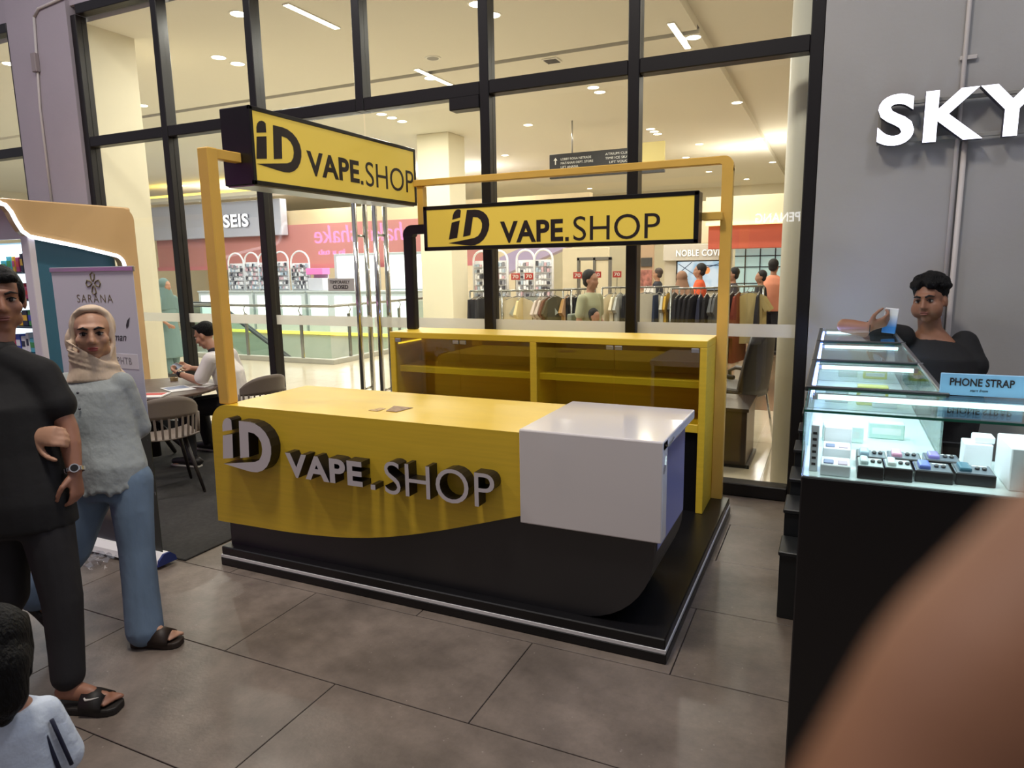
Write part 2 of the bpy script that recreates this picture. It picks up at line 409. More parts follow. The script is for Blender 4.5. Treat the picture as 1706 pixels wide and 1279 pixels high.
# notice hung on the door
nt_ = thing('closed_notice', 'grey plate reading temporarily closed hung on the glass door', 'notice', (-.995, 2.50, 1.545))
MB().rbox(-1.15, -.84, 2.497, 2.507, 1.545, 1.665, .002, 1).build('plate', M('notice_grey', (206, 204, 198), .4), nt_)
letters('TEMPORARILY', (-1.125, 2.497, 1.615), (1, 0, 0), (0, 0, 1), .235, .03, .002, sign_black, nt_, 'lettering', split=False)
letters('CLOSED', (-1.09, 2.497, 1.565), (1, 0, 0), (0, 0, 1), .18, .037, .002, sign_black, nt_, 'lettering', bold=.02, split=False)
# the neighbouring window at the far left
w2 = thing('window_2', None, None, (-6.5, 2.52, 0), kind='structure')
for x in (-5.50, -7.0, -8.5):
    MB().rbox(x-HW, x+HW, 2.455, 2.585, 0, 4.5, .006, 1).build('mullion', black_metal, w2)
for xa, xb in ((-6.957, -5.543), (-8.457, -7.043)):
    for z0, z1 in ((3.13, 3.237), (4.5, 4.6), (0, .1)):
        MB().rbox(xa, xb, 2.46, 2.58, z0, z1, .006, 1).build('transom', black_metal, w2)
    MB().box(xa, xb, 2.515, 2.525, .1, 3.13).build('pane', pane_glass, w2)
    MB().box(xa, xb, 2.515, 2.525, 3.237, 4.5).build('pane', pane_glass, w2)

# carpet by the entrance
MB().rbox(-5.6, -.25, -.06, 2.44, .0, .012, .004, 1).build('carpet', carpet_m, label='dark grey carpet under the cafe table beside the counter', cat='carpet', base=(-2.9, 1.2, 0))

# conduits on the wall piers
cdm = M('conduit_paint', (196, 190, 186), .5)
c1 = thing('conduit_pipe', 'thin pale conduit pipe with junction box on the left wall pier', 'pipe', (-4.98, 2.41, 2.2))
MB().tube([(-5.02, 2.405, 2.2), (-5.02, 2.405, 3.6), (-4.93, 2.405, 4.55)], .014).build('pipe', cdm, c1, smooth=True)
MB().rbox(-5.03, -4.95, 2.37, 2.42, 3.98, 4.18, .006, 1).build('junction_box', M('junction_box', (150, 140, 140), .6), c1)
MB().tube([(-4.93, 2.405, 4.55), (-4.84, 2.405, 4.62), (-4.4, 2.405, 4.66)], .014).build('upper_pipe', cdm, c1, smooth=True)
c2 = thing('conduit_pipe', 'twin pale conduit pipes running up the grey wall behind the sign', 'pipe', (3.92, 2.43, 0))
MB().cyl((3.905, 2.432, .02), (3.905, 2.432, 6), .013).build('pipe', cdm, c2, smooth=True)
MB().cyl((3.945, 2.432, .02), (3.945, 2.432, 2.5), .016).build('pipe', cdm, c2, smooth=True)
for z in (1.2, 2.95, 4.2): MB().rbox(3.88, 3.97, 2.43, 2.449, z, z+.025, .003, 1).build('pipe_clip', cdm, c2)

# lit wall sign
sk = thing('wall_sign', 'lit white letters on a thin frame on the grey wall', 'sign', (3.9, 2.40, 2.45))
neonw = M('sign_lit_white', (246, 246, 255), .5, emit=2.6, ecol=(236, 236, 255))
ret = M('sign_return', (70, 70, 82), .5)
frm = M('sign_rack', (150, 148, 142), .4)
for z in (2.50, 2.73): MB().rbox(3.46, 6.2, 2.405, 2.425, z-.012, z+.012, .002, 1).build('rail', frm, sk)
MB().rbox(3.455, 3.475, 2.405, 2.425, 2.48, 2.75, .002, 1).build('end_bar', frm, sk)
for x in (3.7, 4.3): MB().box(x-.01, x+.01, 2.42, 2.452, 2.49, 2.51).build('bracket', frm, sk)
letters('SKY', (3.45, 2.405, 2.465), (1, 0, 0), (0, 0, 1), .875, .31, .06, ret, sk, 'letter', bold=.028, spacing=1.12, face_mat=neonw)
# ------------------------------------------------------------------ kiosk platform
pf = thing('kiosk_platform', 'low black platform with a thin white edge strip under the yellow kiosk', 'platform', (1.33, 1.0, 0))
MB().rbox(-.006, 2.68, -.006, 2.05, 0, .05, .004, 1).build('plinth', black_lam, pf)
MB().rbox(0, 2.673, 0, 2.045, .066, .117, .005, 1).build('deck', black_lam, pf)
MB().box(-.004, 2.677, -.004, 2.049, .05, .066).build('edge_strip', plastic_white, pf)

# ------------------------------------------------------------------ logo outlines (unit height, 0..1.15 wide)
def logo_polys():
    dot = [(.045, .725), (.05, .84), (.075, .92), (.12, .975), (.18, 1.0), (.23, .99), (.265, .96), (.265, .775)]
    stem = [(.0, .185), (.04, .645), (.262, .695), (.235, .225)]
    outer = [(.40, .245), (.435, .965), (.66, .965)]
    outer += [(.78, .945), (.90, .89), (1.0, .80), (1.07, .68), (1.10, .54), (1.09, .40), (1.05, .27), (.98, .15), (.88, .06), (.76, .01), (.64, 0.0), (.5, .015), (.0, .085)]
    inner = [(.72, .205), (.82, .255), (.88, .35), (.905, .47), (.895, .59), (.84, .69), (.75, .755), (.64, .77), (.625, .77), (.60, .285)]
    return [dot, stem, outer+inner]

def logo(org, ux, uy, h, depth, mat, parent, face_mat=None, wide=1.0, shear=0.0):
    ux, uy, org = V(ux), V(uy), V(org); un = ux.cross(uy); nm = ('logo_dot', 'logo_stem', 'logo_bowl')
    for pl, n in zip(logo_polys(), nm):
        k = len(pl); P = [org+ux*((u+shear*v)*h*wide)+uy*(v*h) for u, v in pl]
        tris = [tuple(t) for t in tessellate_polygon([[V((u, v, 0)) for u, v in pl]])]
        mb = MB(); vs = P+[p+un*depth for p in P]
        mb.add(vs, tris+[tuple(i+k for i in t) for t in tris]+[(i, (i+1) % k, (i+1) % k+k, i+k) for i in range(k)])
        o = mb.build(n, mat, parent)
        if face_mat: MB().add([p+un*(depth+.0015) for p in P], tris).build(n+'_face', face_mat, o)

# ------------------------------------------------------------------ service counter
sheen_blue = M('blue_sheen_paint', (62, 62, 96), .32, spec=.7)  # bluish reflection put into the colour of the counter's right side
sheen_blue.node_tree.nodes['Principled BSDF'].inputs['Sheen Weight'].default_value = .8
sheen_blue.node_tree.nodes['Principled BSDF'].inputs['Sheen Roughness'].default_value = .35
sheen_blue.node_tree.nodes['Principled BSDF'].inputs['Sheen Tint'].default_value = (.5, .55, 1, 1)
ct = thing('service_counter', 'yellow, black and white service counter with raised shop lettering on its front', 'counter', (1.3, .36, .117))
body = [(0.02, .117)]+arc(2.25, .467, .35, -90, 0, 10)+[(2.60, .965), (0.02, .965)]
MB().prism(body, .062, .71, 'y').build('body', black_gloss, ct)
yp = [(-.048, .259), (.10, .261), (.233, .264), (.37, .266), (.508, .270), (.64, .277), (.769, .287), (.88, .297), (.947, .305), (1.06, .322), (1.173, .344), (1.29, .371), (1.40, .400), (1.52, .434), (1.649, .474), (1.80, .522), (1.99, .584), (1.99, .983)]
yp += arc(.10, .853, .13, 90, 180, 8)
yw = MB().prism(yp, .036, .735, 'y').build('yellow_wrap', yellow, ct)
bv = yw.modifiers.new('bevel', 'BEVEL'); bv.width = .003; bv.segments = 2; bv.limit_method = 'ANGLE'
wb = MB().rbox(1.966, 2.640, .028, .120, .544, 1.0, .006, 2).rbox(1.966, 2.640, .03, .752, .955, 1.002, .006, 2)
wb.build('white_corner_box', white_gloss, ct)
MB().box(1.975, 2.0, .06, .74, .60, .96).build('inner_cheek', white_gloss, ct)
sf = [(2.6005, .07), (2.6005, .70)]
MB().box(2.6003, 2.6018, .121, .708, .47, .953).build('painted_sheen', sheen_blue, ct)  # thin sheet carrying the painted blue sheen
# wrinkled protective film left on the white top's edge
film = MB()
for (a, b, c) in (((2.642, .05, .985), (2.645, .11, .965), (2.648, .20, .985)), ((2.642, .07, .93), (2.647, .04, .90), (2.642, .035, .86))):
    film.tube([a, b, c], .004, 6)
film.build('film_crease', glass_mat('film', (1, 1, 1), .35, .05), ct)
lt_black = M('letter_return', (26, 22, 22), .3)
lt_face = M('letter_face', (206, 198, 200), .35)
logo((.122, .036, .628), (1, 0, 0), (0, 0, 1), .300, .072, lt_black, ct, lt_face, wide=1.13)
letters('VAPE', (.592, .036, .632), (1, 0, 0), (0, 0, 1), .512, .136, .072, lt_black, ct, bold=.034, face_mat=lt_face, spacing=1.08)
MB().box(1.155, 1.183, -.036, .036, .628, .655).build('letter', lt_black, ct)
MB().add([(1.155, -.0375, .628), (1.183, -.0375, .628), (1.183, -.0375, .655), (1.155, -.0375, .655)], [(0, 1, 2, 3)]).build('letter_face', lt_face, ct)
letters('SHOP', (1.243, .036, .618), (1, 0, 0), (0, 0, 1), .622, .172, .072, lt_black, ct, bold=-.006, face_mat=lt_face, spacing=1.0)

# leaflet lying on the counter
lf_ = thing('leaflet', 'small brown printed leaflet lying on the yellow counter top', 'leaflet', (1.1, .27, .983))
MB().add([(1.09, .215, .9845), (1.16, .215, .9845), (1.18, .345, .9845), (1.05, .35, .9845), (1.09, .215, .9862), (1.16, .215, .9862), (1.18, .345, .9862), (1.05, .35, .9862)],
         [(0, 1, 2, 3), (4, 5, 6, 7), (0, 1, 5, 4), (1, 2, 6, 5), (2, 3, 7, 6), (3, 0, 4, 7)]).build('sheet', M('leaflet_print', (146, 108, 70), .5, noise=(40, .5)), lf_)
MB().add([(.985, .20, .9845), (1.05, .19, .9845), (1.05, .27, .9845), (1.01, .28, .9845), (.985, .20, .9855), (1.05, .19, .9855), (1.05, .27, .9855), (1.01, .28, .9855)],
         [(0, 1, 2, 3), (4, 5, 6, 7), (0, 1, 5, 4), (1, 2, 6, 5), (2, 3, 7, 6), (3, 0, 4, 7)]).build('torn_piece', M('leaflet_torn', (190, 150, 90), .5, noise=(60, .4)), lf_)

# ------------------------------------------------------------------ display cabinet
cb = thing('display_cabinet', 'yellow display cabinet with smoked glass doors at the back of the kiosk', 'cabinet', (1.33, 1.85, .117))
X0, X1, Y0, Y1, ZT = .135, 2.552, 1.64, 2.045, 1.263
MB().rbox(X0, X1, Y0, Y1, ZT-.045, ZT, .003, 1).build('top_panel', yellow, cb)
MB().rbox(X0, X0+.045, Y0, Y1, .117, ZT-.045, .003, 1).build('side_panel', yellow, cb)
MB().rbox(X1-.045, X1, Y0, Y1, .117, ZT-.045, .003, 1).build('side_panel', yellow, cb)
MB().rbox(1.325, 1.375, Y0, Y1-.02, .66, ZT-.045, .003, 1).build('divider', yellow, cb)
MB().rbox(X0+.045, X1-.045, Y0+.002, Y1-.02, .66, .715, .003, 1).build('bottom_panel', yellow, cb)
MB().box(X0+.045, X1-.045, Y1-.02, Y1, .117, ZT-.045).build('back_panel', yellow, cb)
for a, b in ((X0+.045, 1.325), (1.375, X1-.045)):
    MB().rbox(a, b, Y0+.06, Y1-.02, .945, .992, .002, 1).build('shelf', yellow, cb)
    m_ = (a+b)/2
    for p, q in ((a+.004, m_-.002), (m_+.002, b-.004)):
        d = MB().box(p, q, Y0+.008, Y0+.014, .72, ZT-.048).build('glass_door', smoked, cb)
        h0 = p+.0 if p < m_ - .01 else q-.05
        for hx in ((m_-.055,) if q < m_ else (m_+.005,)):
            MB().rbox(hx, hx+.05, Y0, Y0+.016, ZT-.078, ZT-.05, .002, 1).build('hinge', alu, d)
            MB().rbox(hx, hx+.05, Y0, Y0+.016, .722, .748, .002, 1).build('hinge', black_metal, d)
for hx in (X0+.05, X1-.10): MB().rbox(hx, hx+.05, Y0, Y0+.016, ZT-.078, ZT-.05, .002, 1).build('hinge', alu, cb)
MB().box(X0+.045, X0+.053, Y0+.05, Y1-.03, 1.165, 1.175).build('glow_strip', M('glow_yellow', (255, 225, 60), .5, emit=1.2), cb)  # emissive yellow line along the left inner side panel
MB().box(X0+.045, X1-.045, Y0+.03, Y0+.05, .117, .66).build('base_panel', black_lam, cb)

# ------------------------------------------------------------------ yellow steel frame
fr = thing('sign_frame', 'yellow square-tube steel frame rising around the kiosk and carrying its signs', 'frame', (1.33, 1.0, .98))
t = .042
MB().rbox(.030, .112, .048, .12, .983, 2.42, .006, 1).build('front_post', yellow_steel, fr)
MB().rbox(.045, .100, .12, .302, 2.365, 2.42, .004, 1).build('front_arm', yellow_steel, fr)
MB().rbox(2.5535, 2.625, 1.985, 2.043, .1175, 2.36, .002, 1).build('back_post', yellow_steel, fr)
cr = [(2.625, 2.34)]+arc(2.565, 2.375, .06, 0, 90, 6)+[(2.54, 2.435), (2.54, 2.385), (2.55, 2.385), (2.5535, 2.375), (2.5535, 2.34)]
MB().prism(cr, 1.9845, 2.0435, 'y').build('corner_bend', yellow_steel, fr)
MB().rbox(.185, 2.545, 1.985, 2.043, 2.385, 2.435, .004, 1).build('top_beam', yellow_steel, fr)
MB().rbox(.205, .262, 2.0, 2.06, 2.09, 2.385, .004, 1).build('drop_post', yellow_steel, fr)
MB().rbox(2.44, 2.572, 1.93, 2.04, 2.028, 2.078, .004, 1).build('sign_arm', yellow_steel, fr)

# black bracket holding the left end of the rear sign
bk = thing('black_bracket', 'bent black post on the cabinet holding the rear sign', 'bracket', (.19, 1.9, 1.263))
MB().rbox(.148, .232, 1.86, 1.93, 1.263, 2.0, .012, 2).build('post', black_metal, bk)
el = [(.148, 1.99)]+arc(.228, 2.0, .08, 180, 90, 6)+[(.40, 2.08), (.40, 2.01), (.245, 2.01), (.232, 1.99)]
MB().prism(el, 1.862, 1.928, 'y').build('elbow', black_metal, bk)

# ------------------------------------------------------------------ the two sign boxes
s2 = thing('shop_sign', 'black-framed yellow sign box above the display cabinet facing the walkway', 'sign', (1.41, 1.88, 1.88), group='kiosk sign boxes')
MB().rbox(.376, 2.443, 1.823, 1.945, 1.88, 2.207, .004, 1).build('box', black_lam, s2)
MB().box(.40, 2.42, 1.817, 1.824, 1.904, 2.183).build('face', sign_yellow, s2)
b2 = MB()
b2.rbox(.376, 2.443, 1.812, 1.83, 2.180, 2.209, .003, 1).rbox(.376, 2.443, 1.812, 1.83, 1.876, 1.906, .003, 1).rbox(.374, .404, 1.812, 1.83, 1.88, 2.207, .003, 1).rbox(2.413, 2.445, 1.812, 1.83, 1.88, 2.207, .003, 1)
b2.build('rim', black_lam, s2)
logo((.585, 1.8165, 1.907), (1, 0, 0), (0, 0, 1), .269, .0015, sign_black, s2, wide=1.12, shear=.13)
letters('VAPE', (1.025, 1.8165, 1.918), (1, 0, 0), (0, 0, 1), .489, .154, .0015, sign_black, s2, 'lettering', bold=.030, split=True, spacing=1.05)
MB().box(1.530, 1.556, 1.8148, 1.8165, 1.918, 1.945).build('lettering', sign_black, s2)
letters('SHOP', (1.590, 1.8165, 1.918), (1, 0, 0), (0, 0, 1), .605, .165, .0015, sign_black, s2, 'lettering', bold=-.004, split=True)

s1 = thing('shop_sign', 'black-framed yellow sign box on the left arm of the frame, angled away', 'sign', (.06, 1.17, 2.24), group='kiosk sign boxes')
MB().rbox(-.05, .172, .303, 2.038, 2.241, 2.678, .005, 1).build('box', black_lam, s1)
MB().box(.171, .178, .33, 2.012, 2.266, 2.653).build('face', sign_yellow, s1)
b1 = MB()
b1.rbox(.165, .183, .303, 2.038, 2.653, 2.678, .003, 1).rbox(.165, .183, .303, 2.038, 2.241, 2.266, .003, 1).rbox(.165, .183, .303, .33, 2.241, 2.678, .003, 1).rbox(.165, .183, 2.012, 2.038, 2.241, 2.678, .003, 1)
b1.build('rim', black_lam, s1)
MB().box(-.04, .165, .32, 2.02, 2.234, 2.241).build('base_plate', M('sign_base', (150, 146, 140), .3, metal=.5), s1)
logo((.1785, .338, 2.336), (0, 1, 0), (0, 0, 1), .272, .0015, sign_black, s1, wide=1.28)
letters('VAPE', (.1785, .768, 2.342), (0, 1, 0), (0, 0, 1), .535, .152, .0015, sign_black, s1, 'lettering', bold=.03, split=True, spacing=1.05)
MB().box(.1785, .180, 1.318, 1.345, 2.338, 2.363).build('lettering', sign_black, s1)
letters('SHOP', (.1785, 1.378, 2.333), (0, 1, 0), (0, 0, 1), .622, .170, .0015, sign_black, s1, 'lettering', bold=-.004, split=True)
# ------------------------------------------------------------------ people: shared builders
eye_white = M('eye_white', (168, 156, 148), .3); iris_m = M('iris', (28, 18, 14), .15); brow_m = M('brow', (24, 18, 16), .8)
hair_m = M('black_hair', (10, 9, 9), .6, spec=.2, bump=(120, .7), stretch=(1, 1, .3))

def skin(c): return M('skin', c, .5, noise=(7, .07))

def frame(fwd, tilt=0.0, nod=0.0):
    f = V((fwd[0], fwd[1], 0)).normalized(); f = (f*math.cos(nod)+V((0, 0, 1))*math.sin(nod)).normalized()
    l = V((0, 0, 1)).cross(f).normalized(); u = f.cross(l)
    if tilt:
        q = Matrix.Rotation(tilt, 3, f); l = q @ l; u = q @ u
    return Matrix((l, f, u)).transposed()      # columns: left, forward, up

def head(mb, c, R, s=1.0):
    c = V(c); P = lambda x, y, z: c+R @ (V((x, y, z))*s)
    B = lambda x, y, z, r: mb.ball(P(x, y, z), tuple(k*s for k in r) if isinstance(r, tuple) else r*s, 14, 10, R)
    B(0, -.012, .034, (.075, .093, .083)); B(0, .02, -.025, (.063, .073, .088))
    B(0, .056, -.095, (.026, .022, .019))
    for e in (-1, 1):
        B(e*.040, .022, -.070, .027); B(e*.040, .056, -.022, .027); B(e*.077, -.008, -.008, (.010, .020, .032))
        B(e*.013, .092, -.033, .009)
    B(0, .070, .032, (.054, .024, .016))
    mb.limb([P(0, .086, .018), P(0, .107, -.028)], [.009*s, .0125*s], 8)
    B(0, .084, -.062, (.025, .013, .012))

def face(parent, c, R, s=1.0, lip=(150, 84, 76), brow=1.0):
    c = V(c); P = lambda x, y, z: c+R @ (V((x, y, z))*s)
    lipm = M('lips', lip, .4)
    for e in (-1, 1):
        ey = MB().ball(P(e*.031, .0775, .006), (.0145*s, .010*s, .0085*s), 12, 8, R).build('eye', eye_white, parent, smooth=True)
        MB().ball(P(e*.030, .0845, .006), (.0078*s, .004*s, .0082*s), 10, 8, R).build('iris', iris_m, ey, smooth=True)
        MB().tube([P(e*.016, .085, .008), P(e*.031, .090, .0155), P(e*.046, .080, .009)], .0022*s, 6).build('eyelash', brow_m, ey, smooth=True)
        MB().tube([P(e*.012, .095, .026), P(e*.030, .0955, .034), P(e*.052, .078, .028)], [.0035*s*brow, .0045*s*brow, .002*s], 6).build('eyebrow', brow_m, parent, smooth=True)
    MB().ball(P(0, .0915, -.057), (.022*s, .007*s, .0048*s), 12, 8, R).ball(P(0, .0915, -.066), (.019*s, .008*s, .006*s), 12, 8, R).build('lips', lipm, parent, smooth=True)

def hand(mb, wrist, d, pn, s=1.0, curl=(.35, .4, .3), thumb=1, tcurl=.5, spread=.0):
    """d: pointing direction, pn: palm normal (fingers curl towards it), thumb: side sign along d x pn"""
    w = V(wrist); d = V(d).normalized(); pn = V(pn); pn = (pn-d*pn.dot(d)).normalized(); sd = d.cross(pn)
    k = s
    mb.loft([(w-d*.01*k, sd*.024*k, pn*.019*k), (w+d*.03*k, sd*.033*k, pn*.016*k), (w+d*.07*k, sd*.040*k, pn*.014*k), (w+d*.092*k, sd*.038*k, pn*.011*k)], 12)
    for i, (o, L) in enumerate(((.029, .070), (.010, .078), (-.010, .073), (-.028, .058))):
        p = w+d*(.086-.004*i)*k+sd*(o*thumb)*k; a = 0.0; pts = [p]
        for j, f in enumerate((.45, .32, .26)):
            a += curl[j]; q = d*math.cos(a)+pn*math.sin(a)+sd*(o*spread*4)
            p = p+q.normalized()*L*f*k; pts.append(p)
        mb.limb(pts, [.0098*k, .009*k, .008*k, .0066*k], 8)
    p = w+d*.02*k+sd*.028*thumb*k+pn*.004*k
    t1 = (d*.6+sd*thumb*.75+pn*.2).normalized(); t2 = (d*.85+sd*thumb*(.55-tcurl)+pn*tcurl).normalized(); t3 = (d*.85+sd*thumb*(.25-tcurl)+pn*tcurl).normalized()
    p1 = p+t1*.042*k; p2 = p1+t2*.032*k; p3 = p2+t3*.026*k
    mb.limb([p, p1, p2, p3], [.015*k, .0115*k, .010*k, .0085*k], 8)

def torso(mb, pts, side, grow=0.0):
    """pts: (centre, half width, half depth) from low to high; side: left-pointing unit vector"""
    side = V(side).normalized(); f = side.cross(V((0, 0, 1))).normalized()
    mb.loft([(c, side*(a+grow), f*(b+grow)) for c, a, b in pts], 20)

def shoe_sole(parent, name, heel, toe, mat, w=.05, h=.03, strap=None, strap_mat=None):
    heel, toe = V(heel), V(toe); d = (toe-heel); L = d.length; d.normalize(); s = V((0, 0, 1)).cross(d).normalized(); u = d.cross(s)
    secs = []
    for t_, a in ((0, .55), (.04, .75), (.12, .84), (.35, .78), (.55, .86), (.75, 1.0), (.9, .88), (.97, .66), (1, .45)):
        secs.append((heel+d*(L*t_), s*(w*a), u*(h/2)))
    mb = MB(); n = 8
    ring = [(1, -1), (1, 1), (-1, 1), (-1, -1)]
    vs = []; 
    for c, a, b in secs: vs += [c+a*i+b*j for i, j in ring]
    fs = [(k*4+i, k*4+(i+1) % 4, k*4+4+(i+1) % 4, k*4+4+i) for k in range(len(secs)-1) for i in range(4)]+[(3, 2, 1, 0), tuple(len(vs)-4+i for i in range(4))]
    mb.add(vs, fs); o = mb.build(name, mat, parent)
    bv = o.modifiers.new('bevel', 'BEVEL'); bv.width = .008; bv.segments = 2
    if strap:
        st = MB(); a0, a1 = strap; rings = []
        for t_, hh in ((a0, .07), ((a0+a1)/2, .066), (a1, .05)):
            c = heel+d*(L*t_)+u*(h*.3)
            rings.append([c+s*(w*1.04*math.cos(PI*i/10))+u*(hh*math.sin(PI*i/10)) for i in range(11)])
        vs = [p for g in rings for p in g]+[p-u*.007*0-(p-(heel+d*(L*.6)+u*.02)).normalized()*.008 for g in rings for p in g]
        m_ = 33; fs = []
        for k in range(2):
            for i in range(10):
                fs += [(k*11+i, k*11+i+1, k*11+12+i, k*11+11+i), (m_+k*11+i, m_+k*11+11+i, m_+k*11+12+i, m_+k*11+i+1)]
        for i in range(10): fs += [(i, m_+i, m_+i+1, i+1), (22+i, 23+i, m_+23+i, m_+22+i)]
        for k in range(2):
            fs += [(k*11, k*11+11, m_+k*11+11, m_+k*11), (k*11+10, m_+k*11+10, m_+k*11+21, k*11+21)]
        st.add(vs, fs).build('strap', strap_mat or mat, o, smooth=True)
    return o

def foot(mb, ankle, heel, toe, s=1.0):
    a, h, t_ = V(ankle), V(heel), V(toe); d = (t_-h).normalized(); L = (t_-h).length; sd = V((0, 0, 1)).cross(d).normalized()
    mb.limb([a, h+d*.035*s+V((0, 0, .010)), h+d*(L*.55), h+d*(L*.78)+V((0, 0, -.008))], [.036*s, .032*s, .028*s, .024*s])
    mb.limb([a+V((0, 0, -.01)), h+d*(L*.55)+V((0, 0, .010))], [.034*s, .028*s])
    for i, o in enumerate((.027, .010, -.005, -.019, -.031)):
        mb.limb([h+d*(L*.72)+sd*o*s+V((0, 0, -.010)), h+d*(L*(.95-.03*i))+sd*o*1.12*s+V((0, 0, -.020))], [.013*s, (.012 if i == 0 else .0085)*s], 8)
# ------------------------------------------------------------------ man in black shirt walking at the left
blk_cloth = M('black_cotton', (17, 16, 18), .85, noise=(6, .2), bump=(7, .35))
blk_pants = M('black_trousers', (27, 25, 28), .85, noise=(5, .2), bump=(9, .35), stretch=(1, 1, .5))
denim = M('light_denim', (104, 124, 146), .9, noise=(7, .16), bump=(9, .5), stretch=(1, 1, .4))
slide_m = M('black_rubber', (28, 23, 20), .6); slide_b = M('brown_rubber', (44, 32, 24), .55)

def skin_person_ctx(): pass
mn = thing('person', 'man in black short sleeved shirt and black trousers walking at the left edge', 'person', (.36, -1.24, 0))
mskin = skin((150, 104, 82))
sd = V((.9, .42, 0)); fwd = V((.42, -.9, 0)); Z = V((0, 0, 1))
hc = V((.180, -1.135, 1.645)); Rm = frame((.91, -.41), 0, -.04)
pel = V((.33, -1.235, .86)); chest = V((.235, -1.21, 1.23)); nk = V((.20, -1.19, 1.44))
shL, shR = V((.362, -1.112, 1.345)), V((.04, -1.265, 1.345))
elL, wrL = V((.458, -1.095, 1.125)), V((.525, -1.13, .955))
elR, wrR = V((-.06, -1.33, 1.12)), V((.02, -1.42, .90))
knL, anL, heL, toL = V((.495, -1.225, .45)), V((.535, -1.265, .10)), V((.485, -1.295, .035)), V((.735, -1.195, .03))
knR, anR, heR, toR = V((.27, -1.30, .46)), V((.10, -1.38, .16)), V((.06, -1.40, .10)), V((.29, -1.31, .035))
hpL, hpR = pel+sd*.085+V((0, 0, -.02)), pel-sd*.085+V((0, 0, -.02))
b = MB(); head(b, hc, Rm, 1.1)
b.limb([nk+V((0, 0, -.04)), hc+V((0, 0, -.06))], [.062, .055])
torso(b, [(pel+V((0, 0, -.08)), .14, .10), (pel, .15, .11), ((pel+chest)/2, .14, .10), (chest, .165, .115), (nk+V((0, 0, -.06)), .12, .07), (nk, .06, .055)], sd)
for s_, e_, w_ in ((shL, elL, wrL), (shR, elR, wrR)): b.limb([s_, s_.lerp(e_, .5), e_, e_.lerp(w_, .35), w_], [.052, .046, .039, .040, .027])
hand(b, wrL, V((.10, -.08, -.98)), V((-.85, -.3, 0)), 1.05, (.5, .75, .5), thumb=-1, tcurl=.45)
hand(b, wrR, V((.1, -.1, -.98)), V((.8, .3, 0)), 1.0, (.3, .4, .3), thumb=1)
for h_, k_, a_, he, to in ((hpL, knL, anL, heL, toL), (hpR, knR, anR, heR, toR)):
    b.limb([h_, k_, k_.lerp(a_, .35), a_], [.075, .05, .048, .034]); foot(b, a_, he+V((0, 0, .035)), to+V((0, 0, .033)))
b.blob('body', mskin, mn, .0075)
face(mn, hc, Rm, 1.1, lip=(128, 76, 66))
c = MB()
torso(c, [(pel+V((0, 0, -.115)), .205, .150), (pel, .200, .148), ((pel+chest)/2, .192, .140), (chest, .205, .142), (nk+V((0, 0, -.12)), .185, .105), (nk+V((0, 0, -.055)), .125, .085), (nk+V((0, 0, -.015)), .085, .07)], sd)
c.limb([nk+V((.02, 0, -.015)), shL+V((-.02, 0, .005))], [.066, .066]); c.limb([nk+V((-.02, 0, -.015)), shR], [.066, .066])
c.limb([shL+V((-.03, 0, .01)), shL, shL.lerp(elL, .4), shL.lerp(elL, .56)], [.068, .070, .070, .076]); c.limb([shR, shR.lerp(elR, .56)], [.070, .074])
c.blob('shirt', blk_cloth, mn, .011, 5)
MB().lathe([(.074, 0), (.082, .004), (.080, .03), (.068, .052), (.062, .05), (.070, .02)], nk+V((0, .0, -.012)), 20).build('collar', blk_cloth, mn, smooth=True)
p_ = MB(); torso(p_, [(pel+V((0, 0, -.14)), .17, .125), (pel+V((0, 0, .02)), .165, .12)], sd)
for h_, k_, a_ in ((hpL, knL, anL), (hpR, knR, anR)): p_.limb([h_+V((0, 0, -.04)), h_.lerp(k_, .5), k_, k_.lerp(a_, .5), a_+V((0, 0, .045))], [.105, .090, .076, .068, .064])
p_.blob('trousers', blk_pants, mn, .011, 5)
h_ = MB(); Q = lambda x, y, z: hc+Rm @ (V((x, y, z))*1.1)
h_.ball(Q(0, -.030, .048), (.092, .101, .095), 14, 10, Rm).ball(Q(0, .035, .092), (.066, .045, .034), 12, 8, Rm)
for e in (-1, 1): h_.ball(Q(e*.068, .005, .03), (.018, .045, .055), 10, 8, Rm)
for i in range(9): h_.ball(Q(-.05+.0125*i, .075, .078+.008*(i % 2)), (.014, .020, .018), 8, 6, Rm)
h_.blob('hair', hair_m, mn, .009, 2)
o = shoe_sole(mn, 'slide_sandal', heL+V((0, 0, -.02)), toL+V((0, 0, -.015)), slide_m, .055, .032, (.48, .82), slide_m)
shoe_sole(mn, 'slide_sandal', heR+V((0, 0, -.02)), toR+V((0, 0, -.015)), slide_m, .055, .032, (.48, .82), slide_m)
# curved white tick on the sandal's strap
dd = (toL-heL).normalized(); ss = Z.cross(dd)
def onstrap(t_, a): 
    cc = heL+dd*((toL-heL).length*t_); return cc-ss*(.060*math.cos(a))+V((0, 0, -.012+.068*math.sin(a)))
MB().tube([onstrap(.56, 1.02), onstrap(.55, .90), onstrap(.58, .80), onstrap(.66, .86), onstrap(.76, 1.0)], [.001, .004, .0055, .0035, .001], 6).build('tick_mark', M('tick_white', (200, 196, 190), .5), mn, smooth=True)
